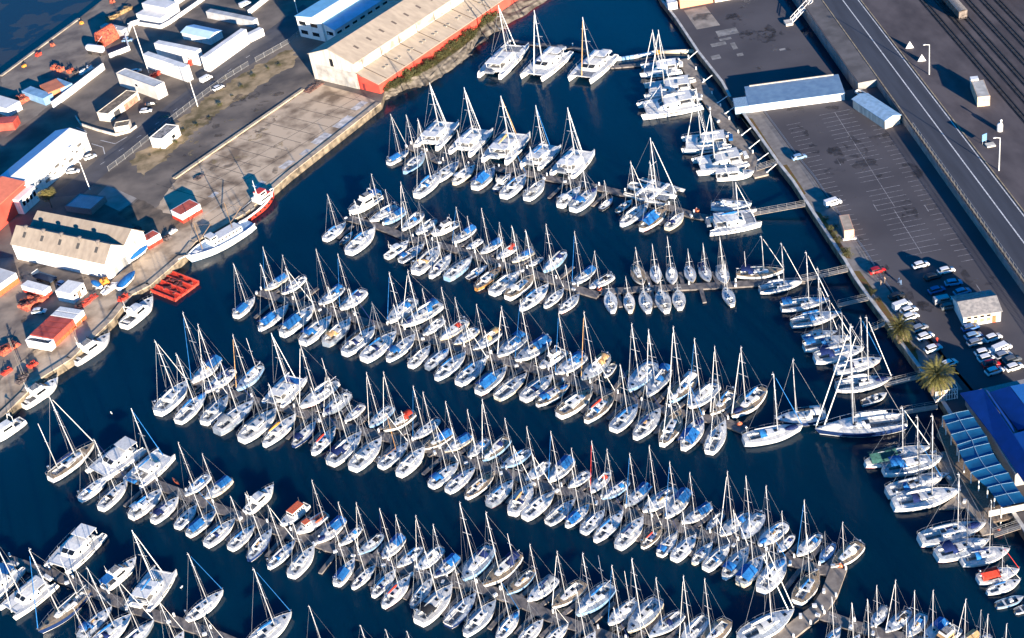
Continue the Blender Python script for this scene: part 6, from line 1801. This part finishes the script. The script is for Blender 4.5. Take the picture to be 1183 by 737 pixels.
for a_ in (('person in tan clothes walking alone by the path railing', 1017.5, 330, cl1, .3), ('person in tan clothes walking behind another near the railing', 1022, 326, cl1, .6), ('person in blue clothes on the left of a walking pair', 1038.3, 327, cl2, 2.2), ('person in blue clothes on the right of a walking pair', 1040.8, 329.5, cl2, 2.4), ('person in red standing among the parked white cars', 1082.5, 396, redp, 1)): person(*a_)

# ================================================================= plants
leafm = mat('palm_leaf', (.13, .115, .025), .7, col2=(.05, .05, .012), scale=1.2, detail=4, obj_rand=.3)
bushm = mat('shrub_leaf', (.10, .095, .028), .8, col2=(.035, .04, .012), scale=.7, detail=5, obj_rand=.3)
treem = mat('tree_leaf', (.17, .14, .04), .8, col2=(.05, .05, .015), scale=.6, detail=5)
barkm = mat('bark', (.14, .10, .07), .9, var=.25, scale=2)
def palm(label, px, py, h, r):
    P = G(px, py, QZ+h+.5); t = thing('palm_tree', label, 'palm tree', (P.x, P.y, QZ), 0, 'palm trees on the quay path')
    mb = MB()
    for k in range(7):
        z0 = h*k/7; mb.tube((0, 0, z0), (0, 0, z0+h/7+.02), .42-.02*k+.05*(k % 2), .40-.02*k, n=9)
    obj('trunk', mb, barkm, t); mb = MB(); dead = MB()
    for k in range(84):
        a_ = k*2.39996; e = 1.25-2.0*(k/84)+R.uniform(-.12, .12); ln = r*R.uniform(.9, 1.25); pts = []
        for j in range(8):
            s = j/7; el = e-1.15*s*s; 
            if j == 0: p = Vector((0, 0, h))
            else: p = pts[-1]+Vector((math.cos(a_)*math.cos(el), math.sin(a_)*math.cos(el), math.sin(el)))*ln/7
            pts.append(p)
        tgt = dead if k > 70 else mb
        sd = Vector((-math.sin(a_), math.cos(a_), 0))
        for j in range(1, 8):
            d = (pts[j]-pts[j-1])
            for q in range(3):
                b0 = pts[j-1]+d*(q/3); lw = .85*math.sin(math.pi*(.12+.8*(j-1+q/3)/7))*r/6
                for s in (1, -1):
                    tip = b0+sd*s*lw+d.normalized()*lw*.8+Vector((0, 0, -.18*lw-R.uniform(0, .1)))
                    tgt.add([b0, b0+d*.3, tip], [(0, 1, 2)])
    obj('fronds', mb, leafm, t); obj('dead_fronds', dead, mat('dead_frond', (.22, .15, .09), .9), t)
palm('palm tree with golden green crown beside the upper gangway', 1039, 377, 4.5, 3.4)
palm('larger palm tree with golden green crown in front of the restaurant', 1082, 432, 5.5, 4.4)
def leaves(r, h, n, z0=0, lf=.32, clumps=9):
    mb = MB(); cs = []
    for k in range(clumps):
        a_ = R.random()*6.28; q = r*R.uniform(.2, .72); cs.append((Vector((math.cos(a_)*q, math.sin(a_)*q, z0+h*R.uniform(.3, .85))), r*R.uniform(.35, .55)))
    for k in range(n):
        c, rr = cs[k % clumps]; d = Vector((R.gauss(0, 1), R.gauss(0, 1), R.gauss(0, 1))).normalized()*rr*R.uniform(.5, 1.05)
        p = c+d; p.z = max(p.z, z0+.05); u = Vector((R.gauss(0, 1), R.gauss(0, 1), R.gauss(0, 1))).normalized()*lf*R.uniform(.6, 1.3); v = u.orthogonal().normalized()*lf*.5
        mb.add([p-u*.5, p+v*.5, p+u*.5, p-v*.5], [(0, 1, 2, 3)])
    return mb
P = G(57, 232, QZ+2.5)
t = thing('tree', 'small round yellow green tree between the red block and quay store', 'tree', (P.x, P.y, QZ)); mb = MB().tube((0, 0, 0), (0, 0, 3.6), .22, .14, n=6)
for k in range(5): mb.tube((0, 0, 2.6), (math.cos(k*1.26)*1.6, math.sin(k*1.26)*1.6, 4.6), .09, .04, n=4)
obj('trunk', mb, barkm, t); obj('crown', leaves(3.2, 4.4, 1700, 2.4, .4, 12), treem, t)
SH = [leaves(1.0, 1.1, 420, 0, .2, 7).mesh('foliage', [bushm]) for k in range(3)]; ST = MB().tube((0, 0, 0), (.1, 0, .6), .05, n=4).tube((0, 0, 0), (-.15, .1, .6), .05, n=4).mesh('stem', [barkm])
def shrub(label, px, py, r, group, z=QZ):
    P = G(px, py, z); t = thing('shrub', label, 'shrub', (P.x, P.y, z), R.random()*6, group); t.scale = (r, r, r*R.uniform(.7, 1)); part(t, 'foliage', SH[R.randrange(3)]); part(t, 'stem', ST)
for k in range(30):
    f = k/29; x = 448+f*125; y = 102-f*86+(4.5+7*math.sin(math.pi*min(1, f*1.1)))*R.uniform(.5, 1.1)
    shrub('%s shrub counted from the lower end of the warehouse bank' % ORD[k], x, y, R.uniform(1.7, 3.0), 'shrubs on the bank below the red wall')
for k, (x, y, r) in enumerate(((962, 266, 1.6), (964, 272, 1.3), (968, 279, 1.2), (976, 292, 1.5), (979, 297, 1.4), (1008, 338, 1.1), (1013, 348, 1.2), (1049, 393, 1.2), (1056, 404, 1.3), (955, 254, 1.0))):
    shrub('%s shrub from the top in the planted strip along the quay path' % ORD[sorted([266, 272, 279, 292, 297, 338, 348, 393, 404, 254]).index(y)], x, y, r, 'shrubs in the quay path strip')
for k in range(12):
    f = k/11; shrub('%s dry tuft from the left along the wire fence' % ORD[k], 172+f*150+R.uniform(-4, 4), 182-f*112+R.uniform(-2, 7), R.uniform(.6, 1.2), 'dry tufts along the wire fence')

# ================================================================= yard gear and small things
gearm = mat('orange_fishing_gear', (.55, .13, .06), .8, col2=(.16, .03, .03), scale=1.4, detail=6); darkgear = mat('dark_gear', (.09, .07, .07), .85, var=.4, scale=1.2)
def heap(name, label, cat, px, py, sx, sy, h, m_, n=14, group=None, az=None, z=QZ):
    P = G(px, py, z); t = thing(name, label, cat, (P.x, P.y, z), rad(46) if az is None else az, group)
    mb = MB().box((0, 0, h*.3), (sx*.9, sy*.9, h*.6), 0, 0, .8)
    for k in range(n):
        mb.box((R.uniform(-.42, .42)*sx, R.uniform(-.42, .42)*sy, h*R.uniform(.3, .85)), (R.uniform(.2, .5)*sx*.6, R.uniform(.2, .5)*sy*.6, h*R.uniform(.2, .45)), 0, R.random()*3)
    obj('pile', mb, m_, t); mb = MB()
    for k in range(5): mb.tube((R.uniform(-.4, .4)*sx, R.uniform(-.4, .4)*sy, h*.6), (R.uniform(-.5, .5)*sx, R.uniform(-.5, .5)*sy, h*1.05), .07, n=4)
    obj('poles', mb, darkgear, t)
P = G(125, 48, QZ); t = thing('gear_stack', 'big orange red round stack of baled gear in the far yard', 'gear', (P.x, P.y, QZ), rad(-40)); mb = MB()
for j in range(4): mb.tube((0, -4, .9+1.1*j), (0, 4, .9+1.1*j), 2.6-.3*j, n=10)
for k in range(20): mb.box((R.uniform(-2, 2), R.uniform(-4, 4), R.uniform(1, 5)), (R.uniform(.5, 1.4),)*3, 0, R.random())
obj('bales', mb, gearm, t); obj('lashings', MB().tube((-2.7, 4.05, .3), (2.7, 4.05, 4.5), .08).tube((-2.7, -4.05, .3), (2.7, -4.05, 4.5), .08), white, t)
P = G(112, 62, QZ); t = thing('tank_trailer', 'white round ended tank trailer beside the orange gear stack', 'trailer', (P.x, P.y, QZ), rad(-38)); mb = MB()
mb.loft([[(x, 1.5*rr*math.cos(q), 2.3+1.4*rr*math.sin(q)) for q in [2*math.pi*j/12 for j in range(12)]] for x, rr in ((-4.3, .5), (-4.0, .9), (-3.3, 1), (3.3, 1), (4.0, .9), (4.3, .5))], 0, closed=True, c0=True, c1=True)
obj('tank', mb, white, t, True); obj('chassis', MB().box((0, 0, .75), (8.4, 1.8, .3)), darkgear, t)
for x in (-3, -2, 3):
    for y in (-1.1, 1.1): part(t, 'wheel', CARW, (x, y, .42), (1.4, 1.4, 1.4))
for a_ in (('gear_pile', 'orange gear pile on the left of the shaded row', 'gear', 63, 79, 3, 2.4, 1.6, gearm), ('gear_pile', 'orange gear pile second in the shaded row', 'gear', 70, 82, 2.8, 2.4, 1.9, gearm), ('gear_pile', 'orange gear pile third in the shaded row', 'gear', 82, 83, 3, 2.2, 1.7, gearm), ('gear_pile', 'brown gear pile at the end of the shaded row', 'gear', 88, 85, 2.4, 2, 1.3, darkgear),
  ('gear_pile', 'bright orange gear pile behind the boundary wall', 'gear', 73, 97, 4.6, 2.6, 1.8, gearm), ('gear_pile', 'red lattice gear between white and blue containers', 'gear', 26, 117, 6, 4.5, 2.2, gearm), ('crate', 'row of white crates beside the boundary wall', 'crates', 100, 82, 7, 2, 1.2, white), ('gear_pile', 'orange marker on the far quay nearest the corner', 'gear', 61, 53, 1.8, 1.4, 1.4, gearm), ('gear_pile', 'pink red bin on the far quay', 'gear', 44.5, 64, 2.6, 1.8, 1.3, redp),
  ('gear_pile', 'yellow orange bollard heap at the end of the far quay', 'gear', 28, 77, 1.8, 1.4, 1.1, canv['o']), ('gear_pile', 'orange buoy heap by the shaded quay', 'gear', 94.5, 27.5, 1.6, 1.4, 1.2, canv['o']), ('gear_pile', 'orange gear on the pale slab at the top', 'gear', 130, 3, 2.2, 1.6, 1.4, gearm), ('timber_stack', 'long tan timber stack beside the pale slab at the top', 'timber', 138, 17, 15, 2.6, 1.6, mat('timber', (.26, .17, .08), .9, var=.3, scale=1)),
  ('skip', 'red skip below the near double stack', 'skip', 178, 88, 5, 2.6, 1.3, redp), ('gear_pile', 'red frame at the right end of the double stacks', 'gear', 226, 71, 7, 2, 2.6, redp), ('machinery', 'red steel frames stacked in the lower left yard', 'machinery', 40, 350, 9, 4.2, 2.0, gearm), ('machinery', 'low red frame left of the stacked red frames', 'machinery', 29, 350, 3.5, 2.5, 1.3, gearm),
  ('gear_pile', 'red pallets lying before the white site cabin', 'pallets', 95, 353, 5, 2.6, .6, redp), ('gear_pile', 'red pallets on the quay right of the site cabin', 'pallets', 105, 345, 4.5, 2.6, .6, redp), ('gear_pile', 'dark red winch at the quay edge behind the white cruiser', 'winch', 143, 346, 3.4, 2.4, 1.4, redp), ('machinery', 'yellow green machine on a white base by the quay', 'machinery', 122, 329, 2.6, 2.2, 2.2, canv['o']), ('plinth', 'white machine base near the quay store corner', 'plinth', 127, 334, 6, 2.8, 1.0, white),
  ('gear_pile', 'red and white gear heap near the lower quay corner', 'gear', 10, 403, 7, 4, 1.5, gearm), ('gear_pile', 'small red heap beside the tan jib', 'gear', 38, 422, 3, 2, 1.1, redp), ('gear_pile', 'red heap left of the tan jib', 'gear', 8, 430, 3.4, 2, 1.0, redp), ('gear_pile', 'dark nets heaped behind the small red and white hut', 'nets', 193, 276, 2.6, 2.2, 1.3, darkgear), ('gear_pile', 'brown debris heap on the apron under the curb', 'debris', 230, 205, 4, 2.4, .5, darkgear),
  ('gear_pile', 'reddish weathered timber mat at the warehouse gable', 'timber', 363, 101, 9, 3.4, .5, mat('red_brown_timber', (.17, .09, .07), .9, var=.3, scale=1)), ('gear_pile', 'wet dark engine parts by the quay wall corner', 'gear', 25, 440, 3.5, 2.5, 1.0, darkgear), ('gear_pile', 'small rubbish heap in the dark yard beside the big gate', 'debris', 155, 268, 5, 3, .8, darkgear), ('gear_pile', 'white rubbish sacks on the dark ground by the small hut', 'sacks', 200, 268, 3.2, 1.4, .8, white)):
    heap(*a_)
tp = canv['b']
for lab, x, y, L, az in (('boat under blue tarpaulin at the quay store gable', 161, 295, 8, 48), ('curved blue boat with white bow on the quay', 148, 326, 8.5, 62), ('small dark boat under blue cover beside the yellow green machine', 112, 331, 5, 130)):
    P = G(x, y, QZ); t = thing('covered_boat', lab, 'boat', (P.x, P.y, QZ), rad(az), 'boats stored on the left quay'); s = L/6
    part(t, 'hull', MS['open']['hull'], (0, 0, .35), (s, s, 1.1)); rg = [[(x_*s, 1.02*s*w_*math.cos(q), 1.15+hh*math.sin(q)) for q in [math.pi*j/6 for j in range(7)]] for x_, w_, hh in ((-2.9, .8, .2), (-1.5, 1, .7), (.5, 1, .8), (2.0, .65, .5), (2.9, .1, .15))]
    obj('tarpaulin', MB().loft(rg, 0), tp, t, True); obj('cradle', MB().box((-1.2*s, 0, .2), (.3, 2.2, .4)).box((1.2*s, 0, .2), (.3, 1.8, .4)), fp, t)
P = G(45, 340, QZ); t = thing('box_trailer', 'white box trailer with red lower body in the lower left yard', 'trailer', (P.x, P.y, QZ), rad(-38)); obj('box', MB().box((0, 0, 2.3), (9.5, 2.8, 1.6)), white, t); obj('red_chassis', MB().box((0, 0, 1.05), (9.3, 2.7, .8)), redp, t)
for x in (-3.4, -2.3, 3):
    for y in (-1.2, 1.2): part(t, 'wheel', CARW, (x, y, .45), (1.4, 1.4, 1.4))
P = G(56, 325, QZ); t = thing('flatbed_truck', 'dark flatbed truck with pale rim in the shaded yard', 'truck', (P.x, P.y, QZ), rad(-40)); obj('bed', MB().box((-1, 0, 1.2), (8, 2.5, .3)).box((-5, 0, 1.8), (.2, 2.5, 1.2)).box((-1, 1.25, 1.5), (8, .1, .5)), mat('dark_blue_truck', (.03, .05, .09), .5), t); obj('headboard', MB().box((-5.1, 0, 2.2), (.15, 2.4, .6)), white, t)
for x in (-3.4, -2.3, 2.2):
    for y in (-1.1, 1.1): part(t, 'wheel', CARW, (x, y, .45), (1.4, 1.4, 1.4))
def jib(label, p, q, h0, h1):
    A = G(*p, QZ); B = G(*q, QZ); t = thing('jib_crane', label, 'crane', (A.x, A.y, QZ)); d = B-A; mb = MB()
    for s in (-.35, .35): mb.tube((s, 0, h0), (d.x+s*.4, d.y, h1), .12, n=4)
    for k in range(9): mb.tube((-.35, 0, h0) if k == 0 else (d.x*k/9-.3, d.y*k/9, h0+(h1-h0)*k/9), (d.x*(k+1)/9+.3, d.y*(k+1)/9, h0+(h1-h0)*(k+1)/9), .06, n=3)
    obj('lattice', mb, mat('tan_steel', (.46, .36, .25), .7), t); obj('base_block', MB().box((0, 0, h0/2), (2.2, 1.8, h0), 0, .8), darkgear, t)
jib('tan lattice jib lying over the lower left quay', (28, 436), (13, 398), 1.2, 2.2)
def buoy(label, px, py, r=.7):
    P = G(px, py, .5); t = thing('mooring_buoy', label, 'buoy', (P.x, P.y, 0), 0, 'orange round mooring buoys'); obj('float', MB().sphere((0, 0, .55), r, 0, 10, 7), mat('orange_float', (.75, .16, .07), .45, var=.05), t, True); obj('ring', MB().tube((0, 0, .55+r*.95), (0, 0, .55+r+.25), .09, n=5), fp, t)
for a_ in (('orange buoy at the right end of the farthest pontoon', 805, 243), ('orange buoy at the end of the second-farthest pontoon', 692.5, 334), ('orange buoy at the right end of the middle pontoon', 854.5, 490.5), ('orange buoy at the bow of the last boat on the second-nearest pontoon', 971, 653.5), ('orange buoy at the foot of the restaurant pier', 1155, 614.5)): buoy(*a_)
P = G(203, 556, .1); t = thing('kayak', 'small orange kayak floating between two yachts at the left', 'kayak', (P.x, P.y, 0), rad(120)); obj('hull', MB().loft([[(x, .35*w_*math.cos(q), .15+.22*w_*math.sin(q)) for q in [2*math.pi*j/8 for j in range(8)]] for x, w_ in ((-2, .1), (-1, .8), (0, 1), (1, .8), (2, .1))], 0, closed=True, c0=True, c1=True), orangep, t); obj('seat', MB().box((-.2, 0, .36), (.8, .4, .06)), rubber, t)
def bird(label, px, py):
    P = G(px, py, .12); t = thing('gull', label, 'bird', (P.x, P.y, 0), R.random()*6, 'gulls on the water'); obj('body', MB().sphere((0, 0, .18), .3, 0, 8, 5, (1.5, .7, .6)).sphere((.42, 0, .36), .14), white, t)
for a_ in (('gull on open water left of the fourth pontoon', 129, 477.5), ('gull on open water beside the bottom left catamaran', 210, 678)): bird(*a_)
